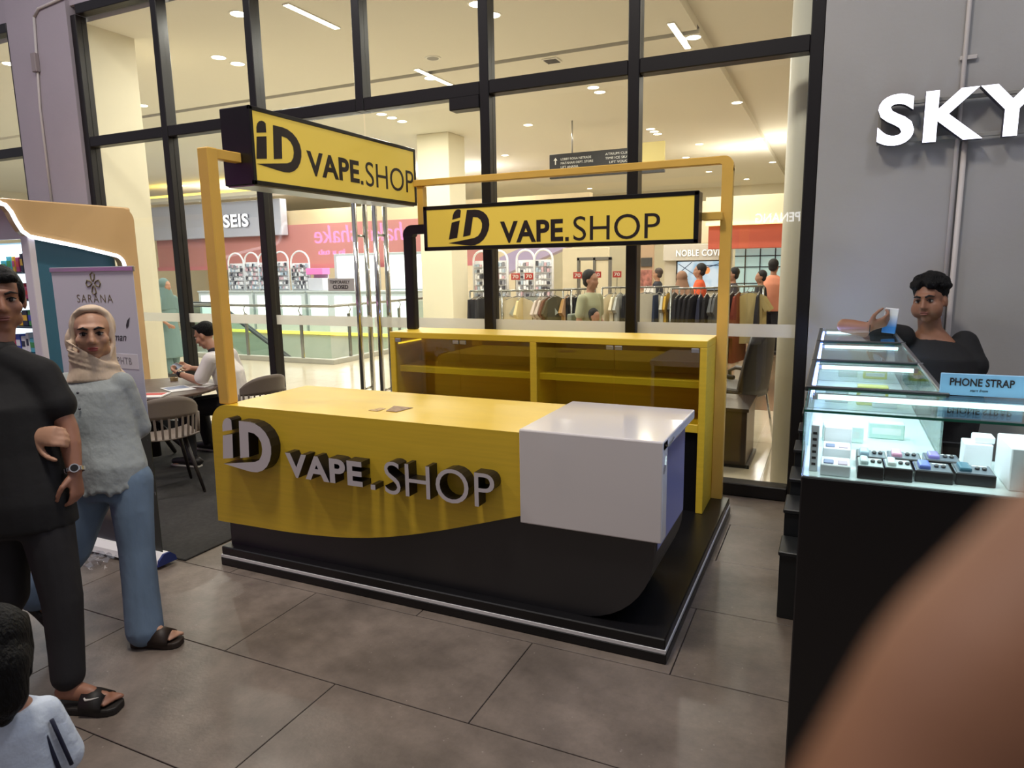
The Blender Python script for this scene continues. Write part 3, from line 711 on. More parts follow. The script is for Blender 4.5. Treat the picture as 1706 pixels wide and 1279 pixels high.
# watch
wd = (wrL-elL).normalized(); qx = wd.orthogonal().normalized(); qy = wd.cross(qx); wc = wrL-wd*.012
wt = MB()
for i in range(14):
    a = 2*PI*i/14; wt.rbox(-.0065, .0065, -.009, .009, -.003, .003, .0015, 1)
    n = len(wt.v)-24
    rad = qx*math.cos(a)+qy*math.sin(a); tg = rad.cross(wd)
    for k in range(len(wt.v)-24, len(wt.v)):
        v = wt.v[k]; wt.v[k] = wc+rad*(.034+v.z)+tg*v.x+wd*v.y
w_ = wt.build('watch_strap', chrome, mn)
side_dir = (V((CAM.x, CAM.y, CAM.z))-wc).normalized(); side_dir = (side_dir-wd*side_dir.dot(wd)).normalized()
MB().cyl(wc+side_dir*.030, wc+side_dir*.043, .018, n=20).build('watch_case', chrome, w_)
MB().cyl(wc+side_dir*.043, wc+side_dir*.0435, .014, n=20).build('watch_dial', black_metal, w_)
# small pale emblem on the chest
ec = chest+fwd*.150+sd*.085+V((0, 0, .03))
MB().ball(ec, (.004, .003, .010), 8, 6).build('shirt_emblem', M('emblem', (190, 184, 180), .6), mn)

# ------------------------------------------------------------------ woman in a beige headscarf
wm = thing('person', 'woman in beige headscarf, grey-blue shirt and light jeans holding the man\'s arm', 'person', (.25, -.80, 0))
wskin = skin((182, 138, 112))
shirt_w = M('grey_blue_shirt', (152, 158, 158), .8, noise=(3, .12), bump=(9, .9), stretch=(1, 1, .8))
scarf = M('beige_scarf', (206, 184, 160), .85, noise=(9, .08), bump=(12, .5), stretch=(1, 1, .4))
hc = V((.098, -.705, 1.462)); Rw = frame((.80, -.60), 0, .03)
pel = V((.195, -.755, .83)); chest = V((.105, -.725, 1.12)); nk = V((.085, -.712, 1.305))
shL, shR = V((.200, -.660, 1.225)), V((-.03, -.775, 1.225))
elL, wrL = V((.215, -.60, 1.00)), V((.10, -.60, .93))
elR, wrR = V((.12, -.96, 1.03)), V((.405, -1.195, 1.115))
knL, anL, heL, toL = V((.325, -.765, .45)), V((.375, -.805, .095)), V((.325, -.835, .03)), V((.545, -.745, .03))
knR, anR, heR, toR = V((.035, -.88, .45)), V((-.115, -.99, .235)), V((-.150, -1.01, .215)), V((-.02, -.935, .04))
hpL, hpR = pel+sd*.08+V((0, 0, -.02)), pel-sd*.08+V((0, 0, -.02))
b = MB(); head(b, hc, Rw, 1.04); b.limb([nk+V((0, 0, -.04)), hc+V((0, 0, -.06))], [.052, .048])
torso(b, [(pel+V((0, 0, -.08)), .14, .10), (pel, .15, .105), ((pel+chest)/2, .12, .09), (chest, .14, .10), (nk+V((0, 0, -.05)), .10, .06), (nk, .05, .05)], sd)
for s_, e_, w_ in ((shL, elL, wrL), (shR, elR, wrR)): b.limb([s_, s_.lerp(e_, .5), e_, e_.lerp(w_, .35), w_], [.043, .039, .033, .034, .023])
hand(b, wrR+V((.01, -.012, 0)), V((.92, .22, .03)), V((.2, .9, -.35)), 1.12, (.7, 1.0, .7), thumb=-1, tcurl=.05)
hand(b, wrL, V((-.9, .1, -.3)), V((0, -1, 0)), .9)
for h_, k_, a_, he, to in ((hpL, knL, anL, heL, toL), (hpR, knR, anR, heR, toR)):
    b.limb([h_, k_, k_.lerp(a_, .35), a_], [.075, .05, .046, .032]); foot(b, a_, he+V((0, 0, .035)), to+V((0, 0, .033)), .92)
b.blob('body', wskin, wm, .0072)
face(wm, hc, Rw, 1.04, lip=(150, 70, 66), brow=1.2)
c = MB()
torso(c, [(pel+V((0, 0, -.07)), .165, .140), (pel+V((0, 0, .03)), .160, .132), ((pel+chest)/2, .152, .122), (chest, .160, .128), (chest+V((0, 0, .09)), .152, .10), (nk+V((0, 0, -.03)), .085, .07)], sd)
c.limb([shL, shL.lerp(elL, .5), elL, elL.lerp(wrL, .7)], [.058, .056, .052, .045]); c.limb([shR, shR.lerp(elR, .5), elR, elR.lerp(wrR, .8)], [.062, .060, .052, .040])
for i in range(26):      # the gathered, wavy hem
    a = 2*PI*i/26; f = sd.cross(Z)
    c.ball(pel+V((0, 0, -.068-.010*(i % 3)))+sd*(.160*math.cos(a))+f*(.134*math.sin(a)), (.016, .016, .018), 8, 6)
c.blob('shirt', shirt_w, wm, .0105, 4)
p_ = MB(); torso(p_, [(pel+V((0, 0, -.13)), .155, .12), (pel+V((0, 0, .02)), .16, .12)], sd)
for h_, k_, a_ in ((hpL, knL, anL), (hpR, knR, anR)): p_.limb([h_+V((0, 0, -.04)), h_.lerp(k_, .5), k_, k_.lerp(a_, .5), a_+V((0, 0, -.02 if a_ is anL else .01))], [.105, .092, .080, .080, .085])
p_.blob('jeans', denim, wm, .011, 4)
s_ = MB(); Q = lambda x, y, z: hc+Rw @ (V((x, y, z))*1.04)
s_.ball(Q(0, -.054, .034), (.098, .108, .106), 16, 12, Rw).ball(Q(-.025, -.095, -.035), (.100, .098, .105), 14, 10, Rw)
s_.loft([(Q(-.012, -.065, -.060), Rw @ V((.100, 0, 0)), Rw @ V((0, .098, 0))), (Q(-.012, -.045, -.115), Rw @ V((.098, 0, 0)), Rw @ V((0, .108, 0))), (Q(-.008, -.035, -.165), Rw @ V((.108, 0, 0)), Rw @ V((0, .118, 0))), (Q(0, -.03, -.21), Rw @ V((.135, 0, 0)), Rw @ V((0, .118, 0)))], 24)
for e in (-1, 1): s_.limb([Q(e*.060, .012, .092), Q(e*.079, .004, .02), Q(e*.076, .004, -.05), Q(e*.050, .026, -.112), Q(0, .045, -.142)], [.013, .011, .012, .016, .018])
s_.limb([Q(-.060, .012, .092), Q(-.03, .040, .114), Q(.03, .040, .114), Q(.060, .012, .092)], [.013]*4)
for k, (za, zb) in enumerate(((-.06, -.15), (-.085, -.165), (-.11, -.185), (-.02, -.17))):   # diagonal folds under the chin
    s_.tube([Q(-.105+.2*t_, -.03+.105*math.sin(PI*(.12+.76*t_)), za+(zb-za)*t_) for t_ in [i/9 for i in range(10)]], .0075, 8)
s_.blob('headscarf', scarf, wm, .0075, 3)
shoe_sole(wm, 'slide_sandal', heL+V((0, 0, -.015)), toL+V((0, 0, -.015)), slide_b, .050, .030, (.42, .82), slide_b)
shoe_sole(wm, 'slide_sandal', heR+V((0, 0, -.0)), toR+V((0, 0, -.015)), slide_m, .050, .030, (.42, .82), slide_m)
for z in (1.21, 1.135): MB().ball(V((.10, -.725, z))+sd.cross(Z)*.135, .006, 8, 6).build('button', M('button', (60, 60, 66), .4), wm)

# ------------------------------------------------------------------ child at the lower left corner
ch = thing('person', 'small child with dark hair and pale shirt at the lower left corner', 'person', (1.46, -1.92, 0))
cskin = skin((164, 116, 92)); cshirt = M('pale_blue_shirt', (196, 206, 220), .85, bump=(14, .5)); navy = M('navy_stripe', (24, 28, 52), .8)
co = V((1.415, -1.932, 0)); cf = V((-.80, .30, 0)).normalized(); cs = Z.cross(cf)
hc = co+V((0, 0, .835)); Rc = frame(cf, 0, -.12)
b = MB(); head(b, hc, Rc, .80); b.limb([co+V((0, 0, .66)), hc], [.042, .04])
torso(b, [(co+V((0, 0, .36)), .10, .08), (co+V((0, 0, .5)), .105, .08), (co+V((0, 0, .62)), .10, .07), (co+V((0, 0, .69)), .045, .04)], cs)
arms = []
for e in (-1, 1):
    s0 = co+cs*(e*.085)+V((0, 0, .615)); e0 = co+cs*(e*.115)+V((0, 0, .46)); w0 = e0+cf*.08+V((0, 0, -.11)); arms.append((s0, e0))
    b.limb([s0, e0, w0], [.034, .028, .021]); hand(b, w0, cf*.3+V((0, 0, -1)), -cs*e, .65, thumb=e)
    h0 = co+cs*(e*.05)+V((0, 0, .36)); k0 = h0+cf*.02+V((0, 0, -.18)); a0 = co+cs*(e*.055)+V((0, 0, .05))
    b.limb([h0, k0, a0], [.055, .042, .03]); foot(b, a0, co+cs*(e*.055)-cf*.03+V((0, 0, .03)), co+cs*(e*.06)+cf*.12+V((0, 0, .03)), .7)
b.blob('body', cskin, ch, .008)
face(ch, hc, Rc, .80)
c = MB(); torso(c, [(co+V((0, 0, .34)), .12, .10), (co+V((0, 0, .5)), .11, .09), (co+V((0, 0, .61)), .102, .085), (co+V((0, 0, .665)), .074, .066)], cs)
for s0, e0 in arms: c.limb([s0, s0.lerp(e0, .9)], [.042, .052])
c.blob('shirt', cshirt, ch, .009, 4)
p_ = MB(); torso(p_, [(co+V((0, 0, .28)), .11, .09), (co+V((0, 0, .38)), .12, .09)], cs)
for e in (-1, 1): p_.limb([co+cs*(e*.055)+V((0, 0, .32)), co+cs*(e*.06)+V((0, 0, .09))], [.07, .055])
p_.blob('trousers', M('child_trousers', (60, 64, 80), .85), ch, .01)
# two navy bands down the sleeve
for s0, e0 in arms:
    dn = (e0-s0).normalized(); outw = (CAM-s0); outw = (outw-dn*outw.dot(dn)).normalized(); ac = dn.cross(outw)
    for q in (-.008, .018):
        pts = [s0.lerp(e0, t_)+(outw*math.cos(q/.06)+ac*math.sin(q/.06))*(.054+.010*t_) for t_ in (.0, .3, .6, .9)]
        MB().tube(pts, .0055, 6).build('sleeve_stripe', navy, ch, smooth=True)
h_ = MB(); Q = lambda x, y, z: hc+Rc @ (V((x, y, z))*.80)
h_.ball(Q(0, -.026, .045), (.080, .088, .078), 16, 10, Rc).ball(Q(0, -.055, -.03), (.076, .056, .08), 14, 10, Rc)
h_.limb([Q(0, -.085, -.03), Q(0, -.095, -.13), Q(.01, -.09, -.19)], [.066, .052, .025])
for e in (-1, 1): h_.limb([Q(e*.078, .03, .05), Q(e*.082, .02, -.04), Q(e*.075, .0, -.12)], [.026, .022, .012])
h_.ball(Q(0, .055, .075), (.062, .034, .036), 10, 8, Rc)
h_.blob('hair', hair_m, ch, .0085, 3)
# ------------------------------------------------------------------ curved retail booth at the left
bt = thing('retail_booth', 'retail booth with curved tan canopy and glowing white edge behind the banner', 'booth', (-3.6, 1.5, 0))
tan = M('tan_satin', (214, 178, 132), .30, metal=.35); edge_led = M('edge_glow', (250, 250, 255), .4, emit=2.6, ecol=(240, 244, 255))
teal = M('teal_panel', (38, 92, 116), .45); booth_white = M('booth_white', (214, 206, 214), .4)
BX, BY0, BY1, BZ = -3.2, 1.03, 2.05, 2.38
# canopy: a thick shell along the right side, its lower edge falling towards the back, back leg to the floor
side = [(BY0-.22, BZ), (1.95, BZ)]+arc(1.95, 2.27, .11, 80, 0, 5)+[(2.06, 0.0), (1.90, 0.0), (1.90, 1.80)]+arc(1.80, 1.82, .10, 0, 75, 5)+[(1.45, 2.0), (1.03, 2.075), (.97, 2.12), (.93, 2.20), (.90, 2.28), (.86, 2.335), (.82, 2.345)]
MB().prism(side, BX-.10, BX, 'x').build('canopy_side', tan, bt)
rail_ = side[7+3:]
pts = [(BX+.004, y, z) for y, z in side[9:]]
MB().tube(pts, .017, 8).build('edge_light', edge_led, bt, smooth=True)
MB().tube([(BX+.002, .82, 2.35), (BX-.3, .80, 2.36), (BX-1.6, .78, 2.36)], .02, 8).build('edge_light', edge_led, bt, smooth=True)
roof = [(BX-1.7, BZ), (BX, BZ), (BX, BZ+.0), (BX-1.7, BZ+.02)]
MB().rbox(BX-1.75, BX-.02, .80, 2.05, BZ-.05, BZ+.015, .02, 2).build('roof', tan, bt)
MB().box(BX-.20, BX-.16, BY0+.05, 1.92, .0, 2.3).build('side_wall', teal, bt)
MB().rbox(BX-.13, BX-.02, BY0-.01, BY0+.05, 0, 2.10, .006, 1).build('front_post', booth_white, bt)
MB().box(BX-1.75, BX-.02, BY0+.0, BY0+.03, 2.06, 2.34).build('header_panel', booth_white, bt)
MB().box(BX-1.75, BX-.20, BY0+.42, BY0+.45, .0, 2.06).build('back_wall', M('booth_back', (205, 225, 235), .5), bt)
MB().rbox(BX-1.75, BX-.13, BY0, BY0+.42, 0, .75, .01, 1).build('base_cabinet', booth_white, bt)
MB().box(BX-1.70, BX-.22, BY0+.39, BY0+.41, .78, 2.04).build('light_panel', M('booth_light', (226, 246, 255), .5, emit=1.6), bt)
for z in (1.02, 1.27, 1.52, 1.77): MB().box(BX-1.75, BX-.21, BY0+.05, BY0+.40, z-.015, z).build('shelf', M('booth_shelf', (60, 80, 96), .3), bt)
area_light('booth_lamp', (BX-.85, BY0+.15, 2.03), .9, 10, (.85, .95, 1.0), size_y=.2)
pc = [(226, 70, 70), (60, 80, 190), (240, 190, 60), (90, 190, 210), (236, 236, 240), (200, 70, 120), (70, 160, 90), (40, 44, 70)]
pm = [M('pack_%d' % i, c, .4) for i, c in enumerate(pc)]
words = ('red', 'blue', 'amber', 'turquoise', 'white', 'magenta', 'green', 'navy'); lvl = ('lowest', 'second', 'third', 'fourth', 'top')
for j, z in enumerate((.75, 1.02, 1.27, 1.52, 1.77)):
    x = BX-.215; k = 0
    while x > BX-.62:
        w_ = random.uniform(.05, .10); h_ = random.uniform(.10, .20); i = random.randrange(8)
        p = MB().rbox(x-w_, x-.006, BY0+.10, BY0+.20, z+.001, z+h_, .006, 1)
        o = p.build('product_pack', pm[i], label='%s product pack, %s from the white post on the %s booth shelf' % (words[i], ('first', 'second', 'third', 'fourth', 'fifth', 'sixth', 'seventh', 'eighth', 'ninth', 'tenth')[k], lvl[j]), cat='pack', group='packs on the booth shelves', base=(x-w_/2, BY0+.15, z))
        MB().box(x-w_+.006, x-.012, BY0+.098, BY0+.0995, z+h_*.35, z+h_*.7).build('pack_label', pm[(i+3) % 8], o)
        x -= w_+.004; k += 1

# ------------------------------------------------------------------ roll-up banner
bn = thing('roll_up_banner', 'white roll-up banner with a gold clover emblem behind the woman', 'banner', (-.68, -.13, 0))
bp = bpy.data.materials.new('banner_print'); bp.use_nodes = True; nt = bp.node_tree; bs = nt.nodes['Principled BSDF']; bs.inputs['Roughness'].default_value = .45
tc = nt.nodes.new('ShaderNodeTexCoord'); sp = nt.nodes.new('ShaderNodeSeparateXYZ'); nt.links.new(tc.outputs['Object'], sp.inputs[0])
mr = nt.nodes.new('ShaderNodeMapRange'); mr.inputs['From Min'].default_value = 0; mr.inputs['From Max'].default_value = 1.8; nt.links.new(sp.outputs['Z'], mr.inputs['Value'])
rp = nt.nodes.new('ShaderNodeValToRGB'); e = rp.color_ramp.elements
e[0].position = .0; e[0].color = (*lin((40, 46, 62)), 1); e[1].position = 1; e[1].color = (*lin((226, 222, 232)), 1)
for p, c_ in ((.12, (52, 50, 56)), (.16, (120, 110, 96)), (.34, (150, 158, 160)), (.50, (160, 172, 196)), (.66, (214, 214, 226))):
    q = e.new(p); q.color = (*lin(c_), 1)
nt.links.new(mr.outputs[0], rp.inputs[0])
nz = nt.nodes.new('ShaderNodeTexNoise'); nz.inputs['Scale'].default_value = 11; nz.inputs['Detail'].default_value = 8; nz.inputs['Roughness'].default_value = .75; nt.links.new(tc.outputs['Object'], nz.inputs['Vector'])
msk = nt.nodes.new('ShaderNodeMapRange'); msk.inputs['From Min'].default_value = 1.08; msk.inputs['From Max'].default_value = .80; nt.links.new(sp.outputs['Z'], msk.inputs['Value'])
ad = nt.nodes.new('ShaderNodeMath'); ad.operation = 'MULTIPLY_ADD'; ad.inputs[1].default_value = .42; nt.links.new(msk.outputs[0], ad.inputs[0]); nt.links.new(nz.outputs['Fac'], ad.inputs[2])
gt = nt.nodes.new('ShaderNodeMath'); gt.operation = 'GREATER_THAN'; gt.inputs[1].default_value = .82; nt.links.new(ad.outputs[0], gt.inputs[0])
gx = nt.nodes.new('ShaderNodeMath'); gx.operation = 'GREATER_THAN'; gx.inputs[1].default_value = .0; nt.links.new(sp.outputs['X'], gx.inputs[0])
ga = nt.nodes.new('ShaderNodeMath'); ga.operation = 'MULTIPLY'; nt.links.new(gt.outputs[0], ga.inputs[0]); nt.links.new(gx.outputs[0], ga.inputs[1])
mx = nt.nodes.new('ShaderNodeMix'); mx.data_type = 'RGBA'; mx.inputs['B'].default_value = (*lin((46, 52, 44)), 1); nt.links.new(ga.outputs[0], mx.inputs['Factor']); nt.links.new(rp.outputs[0], mx.inputs['A']); nt.links.new(mx.outputs['Result'], bs.inputs['Base Color'])
BA, BB = -1.05, -.322
MB().box(BA, BB, -.152, -.149, .06, 1.765).build('sheet', bp, bn)
MB().rbox(BA-.01, BB+.01, -.158, -.142, 1.755, 1.785, .004, 1).build('top_bar', alu, bn)
MB().cyl((-.68, -.135, .05), (-.68, -.135, 1.77), .008, n=8).build('support_pole', alu, bn)
rb = [( -.215, .02), (-.205, .055), (-.17, .085), (-.13, .085), (-.095, .055), (-.085, .02)]
MB().prism(rb, -1.07, -.30, 'x').build('roller_base', plastic_white, bn)
MB().prism(rb, -.30, -.285, 'x').build('end_cap', M('cap_blue', (34, 50, 110), .4), bn)
MB().prism(rb, -1.085, -1.07, 'x').build('end_cap', M('cap_blue2', (34, 50, 110), .4), bn)
for x in (-.95, -.42): MB().rbox(x-.02, x+.02, -.25, -.06, .0, .02, .004, 1).build('foot', alu, bn)
gold = M('banner_gold', (112, 98, 64), .5); dk = M('banner_ink', (58, 56, 62), .6)
ecx, ecz, yb = -.672, 1.688, -.1525
for a in range(4):
    an = PI/2*a; P = lambda r, t_: (ecx+r*math.cos(an+t_), yb, ecz+r*math.sin(an+t_))
    MB().tube([P(.012, 0), P(.03, .45), P(.056, .35), P(.064, 0), P(.056, -.35), P(.03, -.45), P(.012, 0)], .0042, 6).build('emblem_petal', gold, bn)
letters('SARANA', (-.835, -.152, 1.578), (1, 0, 0), (0, 0, 1), .318, .046, .0012, gold, bn, 'lettering', bold=-.012, spacing=1.25, split=False)
letters('N', (-.555, -.152, 1.42), (1, 0, 0), (0, 0, 1), .035, .035, .0012, M('banner_pale', (176, 180, 186), .5), bn, 'lettering', bold=-.01, split=False)
letters('aman', (-.575, -.152, 1.358), (1, 0, 0), (0, 0, 1), .14, .030, .0012, dk, bn, 'lettering', shear=.35, split=False)
MB().box(-.74, -.355, -.1535, -.152, 1.195, 1.282).build('caption_box', M('caption_white', (232, 228, 232), .5), bn)
letters('BPHTB', (-.565, -.1537, 1.222), (1, 0, 0), (0, 0, 1), .155, .04, .0008, M('caption_ink', (150, 146, 150), .5), bn, 'lettering', bold=.0, spacing=1.15, split=False)
lfp = [(-.425, 1.43), (-.405, 1.445), (-.395, 1.475), (-.387, 1.495), (-.41, 1.478), (-.425, 1.45)]
MB().prism(lfp, -.1535, -.152, 'y').build('leaf_print', dk, bn)
# crumpled plastic wrap by the banner's foot
cp = MB(); random.seed(3); P0 = V((-.86, -.30, .0)); n = 9
g = [[P0+V((i*.025, (j-4)*.022, .006+random.random()*.035)) for j in range(n)] for i in range(n)]
vs = [p for r_ in g for p in r_]; cp.add(vs, [(i*n+j, (i+1)*n+j, (i+1)*n+j+1, i*n+j+1) for i in range(n-1) for j in range(n-1)])
cp.build('plastic_wrap', glass_mat('wrap_film', (.95, .95, .97), .28, .08), label='crumpled clear plastic wrap on the floor by the banner foot', cat='wrapper')

# ------------------------------------------------------------------ cafe table with papers
tb = thing('round_table', 'round dark wood table with papers beside the banner', 'table', (-2.27, 1.33, 0))
wood = M('dark_wood', (84, 66, 58), .4, noise=(4, .2), stretch=(1, 6, 1)); legm = M('table_leg', (44, 38, 36), .5)
MB().lathe([(.59, .695), (.605, .70), (.605, .718), (.595, .724)], (-2.27, 1.33, 0), 48).build('top', wood, tb)
MB().lathe([(.05, .10), (.042, .5), (.07, .69)], (-2.27, 1.33, 0), 16).build('pedestal', legm, tb, smooth=True)
for a in (.5, 2.07, 3.64, 5.21):
    d = V((math.cos(a), math.sin(a), 0)); c0 = V((-2.27, 1.33, 0))
    MB().limb([c0+d*.04+V((0, 0, .40)), c0+d*.40+V((0, 0, .035))], [.028, .020], 10).build('leg', legm, tb, smooth=True)
def sheet(name, label, x, y, w_, h_, rot, z, mat, pic=None, t_=.004):
    o = MB().rbox(-w_/2, w_/2, -h_/2, h_/2, 0, t_, .001, 1).build(name, mat, label=label, cat='paper')
    if pic: MB().box(-w_*.42, w_*.42, -h_*.1, h_*.42, t_, t_+.0006).build('printed_area', pic, o)
    o.location = (x, y, z); o.rotation_euler = (0, 0, rot); return o
redp = M('red_print', (196, 60, 56), .5); bluep = M('blue_print', (120, 132, 160), .5)
sheet('brochure', 'brochure with a red printed area near the table edge', -1.92, 1.05, .30, .21, .5, .725, paper, redp, .010)
sheet('paper_sheet', 'white sheet with blue print in front of the seated man', -1.98, 1.40, .21, .30, 1.2, .725, paper, bluep)
sheet('notepad', 'white pad at the left of the round table', -2.22, 1.10, .22, .30, .9, .725, plastic_white, None, .014)
sheet('paper_sheet', 'loose white sheet under the seated man\'s wrist', -1.90, 1.62, .16, .21, .2, .725, paper)
an_ = MB().lathe([(.0, 0), (.034, 0), (.038, .03), (.034, .032), (.03, .012)], (0, 0, 0), 20).build('ashtray', M('amber_glass', (170, 150, 110), .2), label='small amber dish at the far side of the round table', cat='dish', base=(0, 0, 0)); an_.location = (-2.42, 1.72, .725)

# ------------------------------------------------------------------ chairs: grey-brown scoop shells with slotted backs
shell_m = M('taupe_plastic', (128, 116, 106), .55); cleg = M('chair_leg', (40, 33, 30), .5)
def make_chair(label):
    c = thing('cafe_chair', label, 'chair', (0, 0, 0), group='taupe cafe chairs')
    # seat pan
    n = 14; vs = []; fs = []
    prof = [(.22, .435), (.21, .452), (.12, .448), (0, .44), (-.12, .445), (-.19, .46)]
    for y, z in prof:
        for i in range(n+1):
            u = -1+2*i/n; vs.append(V((u*.225*(1-.05*abs(y)), y, z+.03*u*u)))
    for j in range(len(prof)-1):
        for i in range(n): a = j*(n+1)+i; fs.append((a, a+1, a+n+2, a+n+1))
    s_ = MB().add(vs, fs).build('seat', shell_m, c, smooth=True); so = s_.modifiers.new('s', 'SOLIDIFY'); so.thickness = .012
    # upper back shell, curved
    def bp_(u, z):
        a = u*1.15; r = .255+.02*(z-.45)
        return V((r*math.sin(a), -.02-r*math.cos(a)*.85-.22*(z-.45)*.6, z))
    vs = []; fs = []; m_ = 5
    for j in range(m_+1):
        for i in range(n+1):
            u = -1+2*i/n; zt = .80-.11*abs(u)**2.6; zb = .625; vs.append(bp_(u, zb+(zt-zb)*j/m_))
    for j in range(m_):
        for i in range(n): a = j*(n+1)+i; fs.append((a, a+1, a+n+2, a+n+1))
    b_ = MB().add(vs, fs).build('backrest', shell_m, c, smooth=True); so = b_.modifiers.new('s', 'SOLIDIFY'); so.thickness = .012
    for i in range(11):
        u = -.86+1.72*i/10
        pts = [bp_(u, .632), bp_(u*.98, .55), bp_(u*.95, .47)+V((0, .005, 0))]
        w_ = .008; q = MB()
        tn = V((math.cos(u*1.15), math.sin(u*1.15), 0)); nn = V((-math.sin(u*1.15), math.cos(u*1.15), 0))
        vs = []
        for p in pts: vs += [p-tn*w_-nn*.005, p+tn*w_-nn*.005, p+tn*w_+nn*.005, p-tn*w_+nn*.005]
        q.add(vs, [(k*4+i_, k*4+(i_+1) % 4, k*4+4+(i_+1) % 4, k*4+4+i_) for k in range(2) for i_ in range(4)]+[(3, 2, 1, 0), (8, 9, 10, 11)])
        q.build('back_slat', shell_m, c)
    for e in (-1, 1):
        MB().tube([bp_(e*1.0, .47), bp_(e*1.0, .64)], .012, 8).build('back_stile', shell_m, c, smooth=True)
        MB().limb([(e*.13, .12, .435), (e*.21, .22, .012)], [.018, .012], 10).build('leg', cleg, c, smooth=True)
        MB().limb([(e*.13, -.10, .435), (e*.21, -.24, .012)], [.018, .012], 10).build('leg', cleg, c, smooth=True)
    return c
ch1 = make_chair('taupe cafe chair with slotted back seen from behind, nearest the banner')
ch2 = copy_tree(ch1); ch2['label'] = 'taupe cafe chair behind the seated man in white shirt'
ch1.location = (-1.52, .86, .012); ch1.rotation_euler = (0, 0, math.radians(62))
ch2.location = (-1.62, 1.93, .012); ch2.rotation_euler = (0, 0, math.radians(78))

# ------------------------------------------------------------------ seated man with a phone
sm = thing('person', 'seated man in white shirt looking at his phone at the round table', 'person', (-1.72, 1.86, 0))
sskin = skin((168, 122, 96)); wshirt = M('white_shirt', (226, 220, 216), .8, bump=(10, .5)); dkp = M('dark_trousers', (24, 23, 28), .85, bump=(8, .3))
f_ = V((-.94, -.34, 0)).normalized(); l_ = Z.cross(f_)          # forward, left
pel = V((-1.66, 1.90, .53)); chest = V((-1.71, 1.88, .84)); nk = V((-1.80, 1.85, 1.045))
hc = V((-1.885, 1.815, 1.165)); Rs = frame(f_, 0, -.42)
b = MB(); head(b, hc, Rs, .98); b.limb([nk+V((.02, 0, -.05)), hc+V((.02, 0, -.05))], [.056, .05])
torso(b, [(pel, .15, .11), ((pel+chest)/2, .14, .10), (chest, .16, .11), (nk+V((.02, 0, -.05)), .10, .06)], l_)
sL, sR = nk+l_*.19+V((.05, 0, -.08)), nk-l_*.19+V((.05, 0, -.08))
eL, eR = V((-1.78, 1.62, .77)), V((-1.84, 2.12, .77)); wL, wR = V((-2.07, 1.64, .825)), V((-2.11, 1.83, .845))
for s_, e_, w_ in ((sL, eL, wL), (sR, eR, wR)): b.limb([s_, e_, e_.lerp(w_, .4), w_], [.048, .038, .036, .025])
hand(b, wL, V((-.95, .1, .25)), V((.1, .6, .75)), .95, (.5, .7, .5), thumb=1, tcurl=.4)
hand(b, wR, V((-.9, -.25, .2)), V((.1, -.6, .75)), .95, (.5, .7, .5), thumb=-1, tcurl=.4)
hL, hR = pel+l_*.09+f_*.03, pel-l_*.09+f_*.03
kL, kR = hL+f_*.40+V((.04, -.06, -.03)), hR+f_*.40+V((0, .02, -.03))
aL, aR = V((-1.80, 1.47, .11)), V((-2.12, 1.95, .10))
for h_, k_, a_, to in ((hL, kL, aL, V((-.95, -.1, 0))), (hR, kR, aR, V((-1, 0, 0)))):
    b.limb([h_, k_, a_], [.07, .05, .034]); foot(b, a_, a_+V((.05, .0, -.06)), a_+to*.2+V((0, 0, -.06)), .95)
b.blob('body', sskin, sm, .009)
face(sm, hc, Rs, .98)
c = MB(); torso(c, [(pel+V((0, 0, -.05)), .18, .145), (pel+V((0, 0, .06)), .175, .14), ((pel+chest)/2, .168, .132), (chest, .182, .135), (nk+V((.03, 0, -.08)), .16, .09), (nk+V((.01, 0, -.02)), .07, .065)], l_)
for s_, e_ in ((sL, eL), (sR, eR)): c.limb([s_, s_.lerp(e_, .45), s_.lerp(e_, .80)], [.066, .066, .068])
c.blob('shirt', wshirt, sm, .011, 4)
MB().lathe([(.062, 0), (.070, .006), (.066, .03), (.056, .042), (.052, .03)], nk+V((-.005, -.002, -.03)), 18).build('collar', M('collar_dark', (40, 38, 44), .8), sm, smooth=True)
for k in range(4): MB().ball(chest+f_*(.136-.006*k)+V((0, 0, .09-.07*k)), .006, 8, 6).build('button', M('dark_button', (40, 40, 46), .4), sm)
p_ = MB(); torso(p_, [(pel+V((0, 0, -.10)), .17, .13), (pel+V((0, 0, .02)), .17, .13)], l_)
for h_, k_, a_ in ((hL, kL, aL), (hR, kR, aR)): p_.limb([h_, h_.lerp(k_, .5), k_, k_.lerp(a_, .5), a_+V((0, 0, .0))], [.095, .085, .074, .064, .055])
p_.blob('trousers', dkp, sm, .011, 4)
h_ = MB(); Q = lambda x, y, z: hc+Rs @ (V((x, y, z))*.98)
h_.ball(Q(0, -.030, .046), (.082, .088, .084), 14, 10, Rs).ball(Q(0, .02, .098), (.056, .045, .030), 12, 8, Rs)
for i in range(7): h_.limb([Q(-.045+.015*i, .045, .105), Q(-.045+.015*i, .062, .122)], [.014, .006], 6)
h_.blob('hair', hair_m, sm, .009, 2)
for a_, d_ in ((aL, V((-.95, -.1, 0)).normalized()), (aR, V((-1, 0, 0)))):
    g = MB(); h0 = V((a_.x, a_.y, .065))-d_*.065; g.limb([h0, h0+d_*.14, h0+d_*.25+V((0, 0, -.012))], [.045, .044, .036]); 
    so_ = g.blob('shoe', M('shoe_black', (28, 24, 24), .5), sm, .01, 3)
    shoe_sole(so_, 'shoe_sole', V((h0.x, h0.y, .022))-d_*.035, V((h0.x, h0.y, .022))+d_*.285, M('sole_pale', (180, 176, 170), .6), .046, .02)
wdir = (wL-eL).normalized(); wc = wL-wdir*.035
MB().cyl(wc-wdir*.012, wc+wdir*.012, .031, n=18).build('watch_strap', M('watch_brown', (40, 30, 26), .5), sm)
MB().cyl(wc+V((.0, -.022, .012)), wc+V((0, -.036, .016)), .018, n=18).build('watch_case', black_metal, sm)
